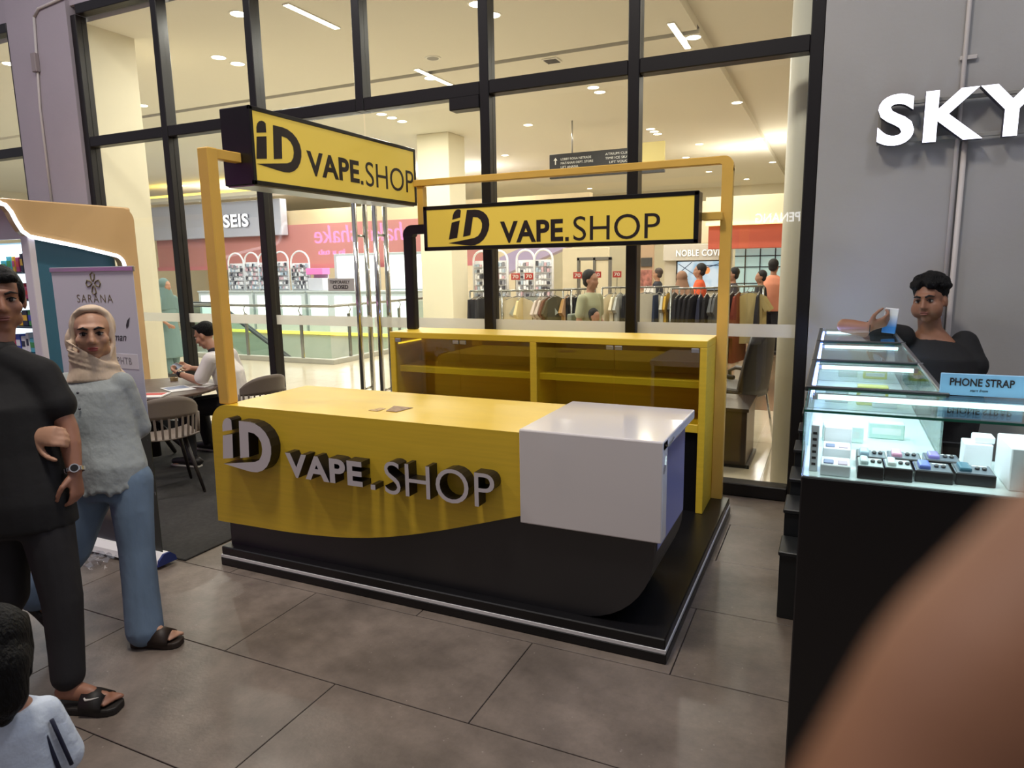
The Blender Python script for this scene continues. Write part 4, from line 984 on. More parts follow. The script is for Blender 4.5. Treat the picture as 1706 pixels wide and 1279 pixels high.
ph = thing('phone', 'smartphone held up by the seated man in white shirt', 'phone', (-2.18, 1.72, .87))
pb = MB().rbox(-.037, .037, -.075, .075, 0, .009, .003, 1).build('case', M('phone_gold', (190, 165, 130), .3), ph)
MB().box(-.033, .033, -.070, .070, .009, .0095).build('screen', M('phone_screen', (60, 66, 80), .1), ph)
for q in (pb,): pass
for ch_ in ph.children:
    for v in ch_.data.vertices: v.co += V((0, 0, 0)) if False else world_off(ph)
for q_ in (sm, ph): q_.location += V((-.115, -.055, 0))
ph.rotation_euler = (math.radians(10), math.radians(-28), math.radians(70))
# ------------------------------------------------------------------ phone showcases at the right
case_led = M('case_led', (225, 250, 245), .5, emit=2.5, ecol=(205, 245, 240))
case_floor = M('case_floor', (214, 228, 228), .3); case_metal = M('case_metal', (120, 126, 130), .3, metal=.8); green_edge = M('glass_edge', (40, 110, 90), .2)
def showcase(name, label, x0, x1, y0, y1, zb, zt, base_mat, base_x0=None, led_y=None):
    t_ = thing(name, label, 'showcase', ((x0+x1)/2, (y0+y1)/2, 0), group='glass phone showcases')
    bx0 = x0 if base_x0 is None else base_x0
    MB().rbox(bx0, x1, y0+.004, y1-.004, 0, zb-.004, .004, 1).build('base_cabinet', base_mat, t_)
    MB().box(x0+.004, x1-.004, y0+.006, y1-.006, zb-.004, zb).build('display_floor', case_floor, t_)
    MB().box(x0, x1, y0, y0+.006, zb, zt-.006).build('front_glass', case_glass, t_)
    MB().box(x0, x0+.006, y0+.006, y1-.006, zb, zt-.006).build('side_glass', case_glass, t_)
    MB().box(x1-.006, x1, y0+.006, y1-.006, zb, zt-.006).build('side_glass', case_glass, t_)
    MB().box(x0, x1, y0, y1, zt-.006, zt).build('top_glass', case_glass, t_)
    e = MB(); e.box(x0-.001, x1, y0-.0015, y0, zt-.007, zt+.0005).box(x0-.0015, x0, y0, y1, zt-.007, zt+.0005).box(x0-.002, x0, y0-.0015, y0+.006, zb, zt)
    e.build('glass_edge', green_edge, t_)
    MB().rbox(x0+.012, x1-.012, y1-.03, y1-.012, zt-.035, zt-.012, .003, 1).build('back_rail', case_metal, t_)
    MB().box(x0+.03, x1-.03, y1-.045, y1-.032, zt-.03, zt-.014).build('glow_strip', case_led, t_)
    area_light('case_lamp', ((x0+x1)/2, (y0+y1)/2, zt-.012), x1-x0-.05, 2.2*(x1-x0)*(y1-y0)/.3, (.86, .94, 1.0), size_y=y1-y0-.06)
    return t_
showcase('glass_showcase', 'front glass showcase on a tall black base holding boxed earphones', 3.2, 5.0, -.56, -.16, 1.09, 1.30, black_lam)
tiers = [(-.155, .605, 'second glass showcase from the front, behind the phone strap sign', ), (.61, 1.445, 'third glass showcase from the front with yellow goods inside'), (1.45, 2.30, 'rearmost glass showcase under the leaning man\'s arm')]
added_blue_strip = M('added_blue_strip', (190, 205, 255), .5, emit=26, ecol=(150, 165, 255))  # strips added to throw blue light on the counter side and floor
frame_dark = M('case_frame', (58, 60, 62), .35, metal=.6)
for y0, y1, lb in tiers:
    t_ = showcase('glass_showcase', lb, 3.2, 3.62, y0, y1, 1.08, 1.30, black_lam)
    MB().rbox(3.19, 3.63, y0-.003, y0+.016, 1.296, 1.308, .003, 1).build('top_frame', frame_dark, t_)
    MB().box(3.208, 3.216, y0+.03, y1-.04, 1.262, 1.285).build('added_blue_strip', added_blue_strip, t_)
    MB().rbox(3.185, 3.205, y0, y1-.01, 1.288, 1.306, .003, 1).build('side_frame', frame_dark, t_)
    for x in (3.615,): MB().rbox(x-.01, x+.008, y0, y1-.01, 1.296, 1.308, .003, 1).build('top_frame', case_metal, t_)
# stepped black plinth beside the showcases
sp_ = thing('stepped_plinth', 'black stepped plinth along the left foot of the showcases', 'plinth', (3.14, 1.4, 0))
plm = M('plinth_black', (34, 36, 38), .35)
for k, (y0, z, x0) in enumerate(((.63, .33, 3.09), (.86, .47, 3.092), (1.12, .56, 3.10), (1.38, .66, 3.105), (1.62, .72, 3.115), (1.86, .78, 3.125), (2.06, .84, 3.135))):
    y1 = (.86, 1.12, 1.38, 1.62, 1.86, 2.06, 2.30)[k]
    s_ = MB().rbox(x0, 3.199, y0, y1-.003, 0, z, .006, 2).build('step', plm, sp_)
    MB().rbox(x0-.006, 3.199, y0-.012, y1-.012, z, z+.022, .004, 1).build('step_cap', plm, s_)

# goods in the front showcase
box_w = M('white_box', (232, 236, 240), .35); box_k = M('black_box', (22, 22, 26), .3); tray = M('grey_tray', (96, 106, 116), .4); tray2 = M('silver_tray', (170, 186, 186), .4)
def earbox(x, y, w_, d_, h_, lab, pod, tray_m, rot=0.0, z=1.0905):
    o = MB().rbox(-w_/2, w_/2, -d_/2, d_/2, 0, h_, .002, 1).build('earphone_box', box_k, label=lab, cat='box', group='boxed earphones in the front showcase')
    MB().box(-w_/2+.004, w_/2-.004, -d_/2+.004, d_/2-.004, h_, h_+.001).build('tray', tray_m, o)
    MB().rbox(-w_*.40, -w_*.08, -d_*.36, d_*.30, h_-.004, h_+.014, .006, 2).build('charging_case', M('pod', pod, .25), o, smooth=False)
    for e in (0, 1): MB().ball((w_*.10+e*.018, .0, h_+.005), (.007, .010, .006), 8, 6).build('earbud', black_gloss, o, smooth=True)
    MB().box(w_*.02, w_*.40, d_*.33, d_*.40, h_+.001, h_+.0015).build('label_strip', paper, o)
    o.location = (x, y, z); o.rotation_euler = (0, 0, rot)
earbox(3.392, -.478, .072, .105, .040, 'black earphone box with silver tray, leftmost of the front row', (178, 196, 196), tray2)
earbox(3.468, -.468, .074, .105, .040, 'black earphone box with silver tray and dark buds, second of the front row', (196, 206, 204), tray2)
earbox(3.562, -.45, .098, .105, .036, 'black earphone box with a blue case, third of the front row', (96, 116, 196), tray)
earbox(3.668, -.435, .100, .11, .036, 'black earphone box with a teal case, rightmost of the front row', (60, 110, 130), tray)
earbox(3.40, -.35, .085, .095, .036, 'black earphone box with a pale grey case, left of the second row', (150, 176, 190), tray)
earbox(3.495, -.335, .092, .095, .036, 'black earphone box with a pink case, middle of the second row', (206, 150, 176), tray)
earbox(3.60, -.32, .096, .095, .036, 'black earphone box with a violet case, right of the second row', (130, 120, 190), tray)
def wbox(x, y, w_, d_, h_, lab, z=1.0905, pods=True):
    o = MB().rbox(-w_/2, w_/2, -d_/2, d_/2, 0, h_, .003, 1).build('earphone_box', box_w, label=lab, cat='box', group='white boxes in the front showcase')
    if pods:
        MB().rbox(-w_*.40, -w_*.06, -d_*.40, d_*.02, h_, h_+.004, .002, 1).build('picture', M('pic_a', (120, 132, 170), .4), o)
        MB().rbox(w_*.08, w_*.40, -d_*.40, d_*.02, h_, h_+.003, .001, 1).build('picture', M('pic_b', (190, 170, 190), .4), o)
    o.location = (x, y, z)
wbox(3.295, -.485, .085, .10, .036, 'white earphone box with two printed pods at the showcase corner')
wbox(3.297, -.37, .082, .09, .060, 'white box with pink printed case behind the corner box')
wbox(3.30, -.27, .085, .07, .105, 'stack of white boxes at the back left of the front showcase', pods=False)
wbox(3.845, -.40, .20, .20, .125, 'large plain white box at the right of the front showcase', pods=False)
wbox(3.70, -.265, .075, .08, .085, 'white carton stack behind the black boxes', pods=False)
wbox(3.715, -.265, .055, .06, .022, 'small clear-topped carton on top of the carton stack', z=1.176, pods=False)
o = MB().rbox(-.012, .012, -.03, .03, 0, .15, .002, 1).build('earphone_box', M('tall_pack', (206, 208, 214), .4), label='tall slim grey pack with dark icons against the left glass', cat='box')
for k in range(6): MB().box(-.006, .006, -.0308, -.0302, .02+.02*k, .028+.02*k).build('icon', sign_black, o)
o.location = (3.232, -.47, 1.0905)
for (x, y, w_, d_, h_, c_, lab) in ((3.32, .0, .14, .05, .06, (228, 236, 232), 'white cable pack in the second showcase'), (3.47, .1, .12, .05, .06, (200, 220, 210), 'pale green pack in the second showcase'), (3.30, .8, .10, .06, .07, (190, 200, 205), 'grey pack in the third showcase'), (3.45, .78, .13, .07, .09, (214, 206, 70), 'yellow pack in the third showcase'), (3.50, .72, .10, .04, .03, (236, 240, 238), 'white card in the third showcase'), (3.50, 1.62, .12, .08, .05, (224, 214, 60), 'yellow pack in the rearmost showcase'), (3.36, 1.65, .10, .08, .05, (210, 220, 214), 'pale pack in the rearmost showcase')):
    o = MB().rbox(-w_/2, w_/2, -d_/2, d_/2, 0, h_, .003, 1).build('accessory_pack', M('acc', c_, .4), label=lab, cat='pack', group='packs in the rear showcases')
    MB().box(-w_*.4, w_*.4, -d_/2-.0008, -d_/2, h_*.3, h_*.7).build('pack_label', paper, o); o.location = (x, y, 1.0805)
# phone strap sign
ps = thing('price_sign', 'light blue card reading phone strap standing on the showcase', 'sign', (3.74, -.10, 1.30))
MB().rbox(3.60, 3.835, -.155, -.148, 1.302, 1.375, .002, 1).build('card', M('card_blue', (140, 194, 234), .4), ps)
MB().add([(3.60, -.148, 1.302), (3.835, -.148, 1.302), (3.835, -.12, 1.302), (3.60, -.12, 1.302), (3.60, -.148, 1.305), (3.835, -.148, 1.305), (3.835, -.12, 1.305), (3.60, -.12, 1.305)], [(3, 2, 1, 0), (4, 5, 6, 7), (0, 1, 5, 4), (1, 2, 6, 5), (2, 3, 7, 6), (3, 0, 4, 7)]).build('foot', M('card_foot', (120, 176, 220), .4), ps)
letters('PHONE STRAP', (3.627, -.155, 1.334), (1, 0, 0), (0, 0, 1), .178, .026, .0012, sign_black, ps, 'lettering', bold=.02, split=False)
letters('start from', (3.685, -.155, 1.316), (1, 0, 0), (0, 0, 1), .05, .009, .001, sign_black, ps, 'lettering', bold=.0, shear=.3, split=False)

# ------------------------------------------------------------------ man in black T-shirt leaning on the showcases
gm = thing('person', 'curly haired man in black T-shirt leaning on the showcase holding a phone', 'person', (3.86, 2.12, 0))
gskin = skin((140, 96, 72)); gshirt = M('black_tee', (20, 20, 22), .85, bump=(7, .3))
f_ = V((-.25, -.97, 0)).normalized(); l_ = Z.cross(f_)
hc = V((3.80, 2.16, 1.495)); Rg = frame((-.42, -.90), .10, -.02)
pel = V((3.92, 2.14, .90)); chest = V((3.86, 2.16, 1.15)); nk = V((3.825, 2.18, 1.325))
sL, sR = V((4.01, 2.22, 1.235)), V((3.665, 2.13, 1.275))
eR, wR = V((3.33, 1.95, 1.352)), V((3.46, 1.85, 1.352))
eL, wL = V((4.075, 2.13, 1.02)), V((3.87, 1.94, .98))
b = MB(); head(b, hc, Rg, 1.12)
for e in (-1, 1): b.ball(hc+Rg @ V((e*.045, .05, -.045)), (.045, .045, .055), 12, 8, Rg)
b.limb([nk+V((0, 0, -.06)), hc+V((.0, .02, -.07))], [.070, .062])
torso(b, [(pel, .17, .12), ((pel+chest)/2, .165, .12), (chest, .185, .125), (nk+V((0, 0, -.06)), .12, .075), (nk, .065, .06)], l_)
b.limb([sL, sL.lerp(eL, .5), eL, wL], [.055, .052, .043, .03]); b.limb([sR, sR.lerp(eR, .5), eR, eR.lerp(wR, .4), wR], [.055, .052, .044, .042, .031])
hand(b, wR, V((.80, .05, .35)), V((-.1, .75, .65)), 1.1, (.55, .8, .6), thumb=1, tcurl=.35)
hand(b, wL, V((-.9, -.3, 0)), V((0, 0, -1)), 1.0, thumb=1)
for e in (-1, 1):
    h_ = pel+l_*(.09*e); a_ = V((h_.x, h_.y, .09)); b.limb([h_, h_.lerp(a_, .5), a_], [.085, .055, .035]); foot(b, a_, a_-f_*.05+V((0, 0, -.045)), a_+f_*.2+V((0, 0, -.045)))
b.blob('body', gskin, gm, .008)
face(gm, hc, Rg, 1.12, lip=(122, 70, 62), brow=1.3)
c = MB(); torso(c, [(pel+V((0, 0, -.02)), .215, .16), ((pel+chest)/2, .21, .155), (chest, .215, .15), (nk+V((0, 0, -.11)), .185, .11), (nk+V((0, 0, -.06)), .11, .08)], l_)
c.limb([sL, sL.lerp(eL, .45), sL.lerp(eL, .62)], [.080, .086, .094]); c.limb([sR, sR.lerp(eR, .35), sR.lerp(eR, .5)], [.075, .072, .074])
c.blob('shirt', gshirt, gm, .011, 4)
p_ = MB(); torso(p_, [(pel+V((0, 0, -.12)), .19, .14), (pel+V((0, 0, .0)), .19, .14)], l_)
for e in (-1, 1):
    h_ = pel+l_*(.10*e); p_.limb([h_, V((h_.x, h_.y, .5)), V((h_.x, h_.y, .12))], [.11, .08, .065])
p_.blob('trousers', dkp, gm, .012, 3)
h_ = MB(); Q = lambda x, y, z: hc+Rg @ (V((x, y, z))*1.12); random.seed(11)
h_.ball(Q(0, -.025, .060), (.100, .100, .092), 14, 10, Rg)
for i in range(150):
    a = random.uniform(0, 2*PI); ph_ = random.uniform(0, 1.45); x, y, z = .092*math.sin(ph_)*math.cos(a), -.02+.10*math.sin(ph_)*math.sin(a), .065+.088*math.cos(ph_)
    if y > .04 and z < .085: continue
    h_.ball(Q(x, y, z), random.uniform(.014, .022), 7, 5)
h_.blob('hair', hair_m, gm, .0085, 1)
MB().tube([wR+V((.006, .03*math.cos(a), .03*math.sin(a)))*1.0 for a in [2*PI*i/16 for i in range(16)]], .0025, 6, closed=True).build('wristband', sign_black, gm)
MB().box(4.12, 4.124, 2.12, 2.13, 1.10, 1.12).build('sleeve_tag', paper, gm)
pq = thing('phone', 'white and blue phone held by the curly haired man', 'phone', (3.575, 1.885, 1.392))
c_ = V((0, 0, 0))
pm_ = bpy.data.materials.new('phone_back'); pm_.use_nodes = True; nt = pm_.node_tree; tc = nt.nodes.new('ShaderNodeTexCoord'); sp = nt.nodes.new('ShaderNodeSeparateXYZ'); nt.links.new(tc.outputs['Object'], sp.inputs[0])
mr = nt.nodes.new('ShaderNodeMapRange'); mr.inputs['From Min'].default_value = -.075; mr.inputs['From Max'].default_value = .075; nt.links.new(sp.outputs['Z'], mr.inputs[0])
rp = nt.nodes.new('ShaderNodeValToRGB'); rp.color_ramp.elements[0].color = (*lin((60, 130, 200)), 1); rp.color_ramp.elements[0].position = .25; rp.color_ramp.elements[1].color = (*lin((226, 226, 226)), 1); rp.color_ramp.elements[1].position = .75
nt.links.new(mr.outputs[0], rp.inputs[0]); nt.links.new(rp.outputs[0], nt.nodes['Principled BSDF'].inputs['Base Color']); nt.nodes['Principled BSDF'].inputs['Roughness'].default_value = .25
pl = pq.location.copy()
for q in (MB().rbox(pl.x-.037, pl.x+.037, pl.y-.0045, pl.y+.0045, pl.z-.075, pl.z+.075, .004, 2).build('back', pm_, pq), MB().rbox(pl.x-.032, pl.x-.010, pl.y-.0075, pl.y-.004, pl.z+.035, pl.z+.068, .003, 1).build('camera_bump', M('cam_bump', (150, 150, 152), .3), pq), MB().box(pl.x-.033, pl.x+.033, pl.y+.0045, pl.y+.005, pl.z-.07, pl.z+.07).build('screen', M('screen_off', (10, 10, 14), .1), pq)): pass
pq.rotation_euler = (0, math.radians(5), math.radians(-8))

# ------------------------------------------------------------------ fingertip of the person taking the picture
fg = thing('fingertip', 'blurred brown fingertip close to the lens at the lower right', 'finger', (3.29, -2.76, 1.70))
fb = MB(); o_ = CAM+fw*.048
ax = lambda a, b_, c_=0.0: o_+r2*a+u2*b_+fw*c_
fb.limb([ax(.0673, .0023), ax(.0490, -.0086), ax(.0352, -.0232), ax(.0255, -.0405), ax(.0195, -.0609)], [.0080, .0094, .0098, .0100, .0100], 24)
fb.blob('finger', M('finger_skin', (128, 86, 60), .6, noise=(120, .06)), fg, .0011, 8)
# ------------------------------------------------------------------ mall ceiling fittings
ORD = ('first', 'second', 'third', 'fourth', 'fifth', 'sixth', 'seventh', 'eighth', 'ninth', 'tenth', 'eleventh', 'twelfth', 'thirteenth', 'fourteenth', 'fifteenth', 'sixteenth', 'seventeenth', 'eighteenth', 'nineteenth', 'twentieth')
rimp = None
disc_me = MB().cyl((0, 0, -.0052), (0, 0, -.0046), .086, n=20).mesh('diffuser', lamp_on)
for i, (x, y) in enumerate(DOWN):
    zc = 4.47 if y < 4.05 else (4.62 if x > 1.6 else 4.5)
    if rimp is None:
        rimp = MB().lathe([(.088, -.004), (.105, -.006), (.108, 0), (.088, 0)], (0, 0, 0), 20).build('downlight', lamp_rim, cat='downlight', group='round ceiling downlights'); o = rimp
    else: o = rimp.copy(); col.objects.link(o)
    dk_ = bpy.data.objects.new('diffuser', disc_me); col.objects.link(dk_); dk_.parent = o
    lane = 0 if x < -5.2 else 1 if x < -3.5 else 2 if x < -1.5 else 3 if x < 1 else 4
    nth = sorted((q[1], q[0]) for q in DOWN if (0 if q[0] < -5.2 else 1 if q[0] < -3.5 else 2 if q[0] < -1.5 else 3 if q[0] < 1 else 4) == lane).index((y, x))
    o['label'] = 'round ceiling downlight, %s from the glass in the %s' % (ORD[nth], ('atrium side', 'left lane', 'lane over the door', 'lane over the rear sign', 'right lane')[lane]); o.location = (x, y, zc)
for (x0, y0, x1, y1, lb) in ((-2.06, 3.19, -2.12, 4.03, 'bright linear light near the window top above the left sign'), (1.37, 5.72, 1.44, 6.78, 'bright linear light beside the ceiling step at upper right'), (-2.22, 5.92, -2.25, 7.05, 'thin linear light crossing the ceiling slot')):
    zc = 4.47 if y0 < 4.05 else 4.5
    t_ = thing('linear_light', lb, 'light', (x0, (y0+y1)/2, zc), group='linear ceiling lights')
    MB().box(x0-.045, x0+.045, y0, y1, zc-.012, zc).build('frame', lamp_rim, t_)
    MB().box(x0-.035, x0+.035, y0+.01, y1-.01, zc-.016, zc-.012).build('diffuser', lamp_on, t_)
def vent(x, y, lb, s_=.18):
    t_ = thing('ceiling_vent', lb, 'vent', (x, y, 4.5)); k = MB()
    MB().rbox(x-s_, x+s_, y-s_, y+s_, 4.485, 4.5, .004, 1).build('frame', lamp_rim, t_)
    for i in range(5): MB().box(x-s_*.8, x+s_*.8, y-s_*.8+i*s_*.36, y-s_*.8+i*s_*.36+.02, 4.478, 4.486).build('slat', M('vent_dark', (90, 84, 74), .6), t_)
vent(-.39, 6.45, 'square air vent in the ceiling above the rear sign', .11)
sd_ = thing('ceiling_speaker', 'round grey ceiling speaker above the entrance door', 'speaker', (-1.75, 5.6, 4.5))
MB().lathe([(.08, -.012), (.10, -.012), (.11, 0), (.08, 0)], (-1.75, 5.6, 4.5), 20).build('ring', lamp_rim, sd_)
MB().cyl((-1.75, 5.6, 4.485), (-1.75, 5.6, 4.5), .078, n=20).build('grille', M('speaker_grey', (150, 146, 136), .6), sd_)
MB().box(-9, 1.6, 6.125, 6.265, 4.552, 4.56).build('trim_1', M('slot_dark', (70, 66, 60), .6), kind='structure')

# ------------------------------------------------------------------ columns
MB().rbox(-4.86, -4.10, 10.05, 10.75, 0, 4.5, .015, 2).build('mall_column', cream, label='square cream column standing beyond the glass door', cat='column', base=(-4.48, 10.4, 0))
MB().cyl((3.0, 2.92, 0), (3.0, 2.92, 4.47), .125, n=28).build('round_column', M('column_white', (226, 222, 208), .5), label='slim round white column just inside the right window frame', cat='column', base=(3.0, 2.92, 0), smooth=True)

# ------------------------------------------------------------------ atrium railing
steel = M('rail_steel', (150, 152, 148), .25, metal=.9)
rl = thing('atrium_railing', 'glass and steel railing around the atrium void behind the door', 'railing', (-5.2, 7.4, 0))
MB().rbox(-14.5, -5.12, 7.32, 7.45, 0, .09, .004, 1).rbox(-5.25, -5.12, 7.45, 12.6, 0, .09, .004, 1).build('kerb', M('kerb_stone', (168, 166, 156), .4), rl)
MB().tube([(-14.5, 7.38, 1.08), (-5.24, 7.38, 1.08), (-5.18, 7.44, 1.08), (-5.18, 12.6, 1.08)], .026, 10).build('handrail', steel, rl, smooth=True)
xs = [-14.4, -12.6, -10.8, -9.0, -7.3, -5.9]
for i, x in enumerate(xs):
    MB().rbox(x-.03, x+.03, 7.36, 7.40, .09, .92, .004, 1).build('post', steel, rl)
    MB().tube([(x, 7.38, .90), (x, 7.33, 1.0), (x, 7.38, 1.07)], .010, 8).build('rail_bracket', steel, rl, smooth=True)
    if i < 5: MB().box(x+.05, xs[i+1]-.05, 7.372, 7.384, .10, 1.02).build('glass_panel', rail_glass, rl)
MB().box(-5.84, -5.22, 7.372, 7.384, .10, 1.02).build('glass_panel', rail_glass, rl)
ys = [7.9, 9.6, 11.3, 12.5]
for i, y in enumerate(ys):
    MB().rbox(-5.20, -5.16, y-.03, y+.03, .09, .92, .004, 1).build('post', steel, rl)
    MB().tube([(-5.18, y, .90), (-5.13, y, 1.0), (-5.18, y, 1.07)], .010, 8).build('rail_bracket', steel, rl, smooth=True)
    if i < 3: MB().box(-5.186, -5.174, y+.05, ys[i+1]-.05, .10, 1.02).build('glass_panel', rail_glass, rl)
# escalator rising beyond the railing
es = thing('escalator', 'escalator with black handrails sloping down behind the railing', 'escalator', (-8.2, 8.4, -.6))
dkr = M('escalator_rubber', (40, 46, 50), .5)
for y, (xa, za), (xb, zb) in ((8.35, (-9.1, 1.0), (-6.9, -.25)), (9.25, (-10.1, 1.0), (-7.9, -.25))):
    MB().tube([(xa-1.2, y, za), (xa, y, za), (xb, y, zb), (xb+1.2, y, zb-.68)], .035, 8).build('handrail', dkr, es, smooth=True)
    MB().add([(xa-1.2, y, za-.03), (xa, y, za-.03), (xb+1.2, y, zb-.71), (xb+1.2, y, zb-1.5), (xa, y, za-.8), (xa-1.2, y, za-.8), (xa-1.2, y+.012, za-.03), (xa, y+.012, za-.03), (xb+1.2, y+.012, zb-.71), (xb+1.2, y+.012, zb-1.5), (xa, y+.012, za-.8), (xa-1.2, y+.012, za-.8)],
             [(0, 1, 2, 3, 4, 5), (11, 10, 9, 8, 7, 6), (0, 1, 7, 6), (1, 2, 8, 7), (2, 3, 9, 8), (3, 4, 10, 9), (4, 5, 11, 10), (5, 0, 6, 11)]).build('balustrade_glass', rail_glass, es)
st = MB()
for k in range(14): st.box(-10.2+k*.27, -9.93+k*.27, 8.37, 9.23, -.05-k*.153-.16, .10-k*.153)
st.build('steps', M('escalator_steel', (150, 152, 148), .4, metal=.4), es)
ls = MB().box(-5.32, -5.27, 7.5, 12.35, -.02, .05).box(-14, -5.3, 12.30, 12.36, -.03, .05)
ls.build('void_light_strip', M('led_warm', (255, 232, 110), .5, emit=1.5, ecol=(255, 226, 90)), label='yellow light strip glowing along the far edge of the atrium void', cat='light strip', base=(-5.3, 10, 0))

# ------------------------------------------------------------------ shops across the atrium
pink = M('pink_fascia', (206, 138, 134), .6); lavg = M('lavender_fascia', (196, 198, 214), .5); red = M('coral_fascia', (196, 92, 70), .6)
f1 = thing('storefront', 'long dusty pink shop fascia across the atrium', 'shop front', (-10, 14.3, 0))
MB().box(-18, -5.4, 14.0, 14.3, 1.90, 3.12).build('fascia', pink, f1)
MB().box(-18, -5.4, 13.95, 14.3, 1.80, 1.92).build('lower_band', M('pink_band', (214, 128, 134), .6), f1)
MB().box(-18, -2.4, 14.05, 14.3, 3.12, 3.55).build('upper_band', M('shop_cream', (226, 206, 168), .6), f1)
MB().box(-18, -5.4, 18.4, 18.5, 0, 3.2).build('back_wall', cream, f1)
f2 = thing('shop_sign', 'lavender grey fascia with white letters at upper left beyond the glass', 'sign', (-14, 13.9, 3.4))
MB().rbox(-18.0, -12.10, 13.7, 13.98, 2.82, 3.90, .01, 1).build('panel', lavg, f2)
letters('SEIS', (-14.42, 13.7, 3.11), (1, 0, 0), (0, 0, 1), 1.06, .40, .06, M('sign_side', (120, 122, 136), .5), f2, 'letter', bold=.03, spacing=1.05, face_mat=M('sign_white', (250, 250, 255), .5, emit=.9))  # letter sides in plain grey
cv = MB().box(-18, -11.4, 13.2, 13.6, 4.10, 4.18).build('cove_light', M('cove_yellow', (255, 232, 130), .5, emit=1.6, ecol=(255, 226, 110)), label='long yellow cove light above the far left fascia', cat='light', base=(-15, 13.4, 4.1))
MB().rbox(-18, -11.3, 13.1, 13.7, 3.98, 4.10, .01, 1).build('cove_ledge', ceil_m, label='pale ceiling ledge carrying the yellow cove light', cat='ledge', base=(-15, 13.4, 4.0))
# white counters in front
for k, (x0, x1) in enumerate(((-14.6, -12.4), (-12.3, -10.4), (-10.3, -8.6), (-8.5, -6.7))):
    t_ = thing('shop_counter', ('far left', 'second from left', 'third from left', 'rightmost')[k]+' white lit counter across the atrium', 'counter', ((x0+x1)/2, 12.9, 0), group='white counters across the atrium')
    MB().rbox(x0, x1, 12.6, 13.2, 0, 1.12, .01, 1).build('body', M('counter_white', (214, 224, 226), .4), t_)
    MB().rbox(x0-.01, x1+.01, 12.57, 13.22, 1.12, 1.17, .006, 1).build('top', M('counter_top', (196, 204, 204), .3), t_)
    n_ = 2
    for j in range(n_):
        a = x0+.12+j*(x1-x0)/n_
        MB().box(a, a+(x1-x0)/n_-.26, 12.585, 12.60, .45, 1.02).build('light_panel', M('panel_lit', (250, 250, 252), .5, emit=1.25), t_)
# arched accessory stands
arch_m = M('stand_white', (240, 240, 244), .4); goods = [M('goods_%d' % i, c, .5) for i, c in enumerate(((238, 238, 242), (222, 222, 228), (70, 70, 80), (206, 172, 182), (172, 188, 204), (140, 140, 148)))]
def arch_stand(x, y, zb, w_, h_, label, grp, seed, mult=1.0):
    random.seed(seed); t_ = thing('accessory_stand', label, 'stand', (x, y, zb), group=grp)
    r = w_/2
    P = [(x-r, y, zb), (x-r, y, zb+h_-r)]+[(x-r*math.cos(a), y, zb+h_-r+r*math.sin(a)) for a in [PI*i/10 for i in range(1, 10)]]+[(x+r, y, zb+h_-r), (x+r, y, zb)]
    MB().tube(P, .025, 8).build('arch', arch_m, t_, smooth=True)
    MB().box(x-r+.02, x+r-.02, y+.03, y+.05, zb, zb+h_-r).build('panel', arch_m, t_)
    nr = 6
    for j in range(nr):
        z = zb+.05+j*(h_-r-.05)/nr; MB().box(x-r+.03, x+r-.03, y-.03, y+.03, z-.012, z).build('shelf', arch_m, t_)
        k = MB()
        n_ = int(w_/.07)
        for q in range(n_):
            a = x-r+.05+q*(w_-.10)/n_; hh = random.uniform(.05, .11); k.box(a, a+.05, y-.05, y-.01, z+.002, z+hh, random.randrange(6))
        k.build('small_goods', goods, t_, kind='stuff')
for k, (x, w_) in enumerate(((-13.30, .62), (-12.66, .56), (-12.10, .60), (-11.52, .56), (-10.80, .68))):
    arch_stand(x, 12.95, 1.17, w_, 1.12, ('leftmost', 'second', 'third', 'fourth', 'rightmost')[k]+' white arched stand of small accessories across the atrium', 'arched stands across the atrium', 20+k)
pk = thing('display_case', 'pink and white kiosk case right of the arched stands', 'display', (-10.15, 12.95, 1.17))
MB().rbox(-10.42, -9.9, 12.8, 13.1, 1.17, 1.52, .01, 1).build('body', M('case_pale', (206, 206, 216), .4), pk)
MB().rbox(-10.45, -9.87, 12.78, 13.12, 1.62, 1.80, .01, 1).build('header', M('hot_pink', (232, 120, 180), .5, emit=.35), pk)
MB().rbox(-10.42, -9.9, 13.06, 13.1, 1.52, 1.62, .005, 1).build('back', M('case_pale2', (206, 206, 216), .4), pk)
for (x0, x1, z0, z1, lb) in ((-9.9, -8.55, .75, 2.12, 'left big white light panel behind the glass door'), (-8.05, -6.75, 1.2, 2.12, 'right big white light panel behind the glass door')):
    t_ = thing('light_panel', lb, 'panel', ((x0+x1)/2, 13.5, 0), group='white light panels')
    MB().rbox(x0-.12, x1+.12, 13.5, 13.56, 0, z1+.08, .01, 1).build('frame', M('panel_grey', (188, 196, 198), .4), t_)
    MB().box(x0, x1, 13.48, 13.50, z0, z1).build('lit_face', M('panel_on', (248, 250, 252), .5, emit=1.3), t_)

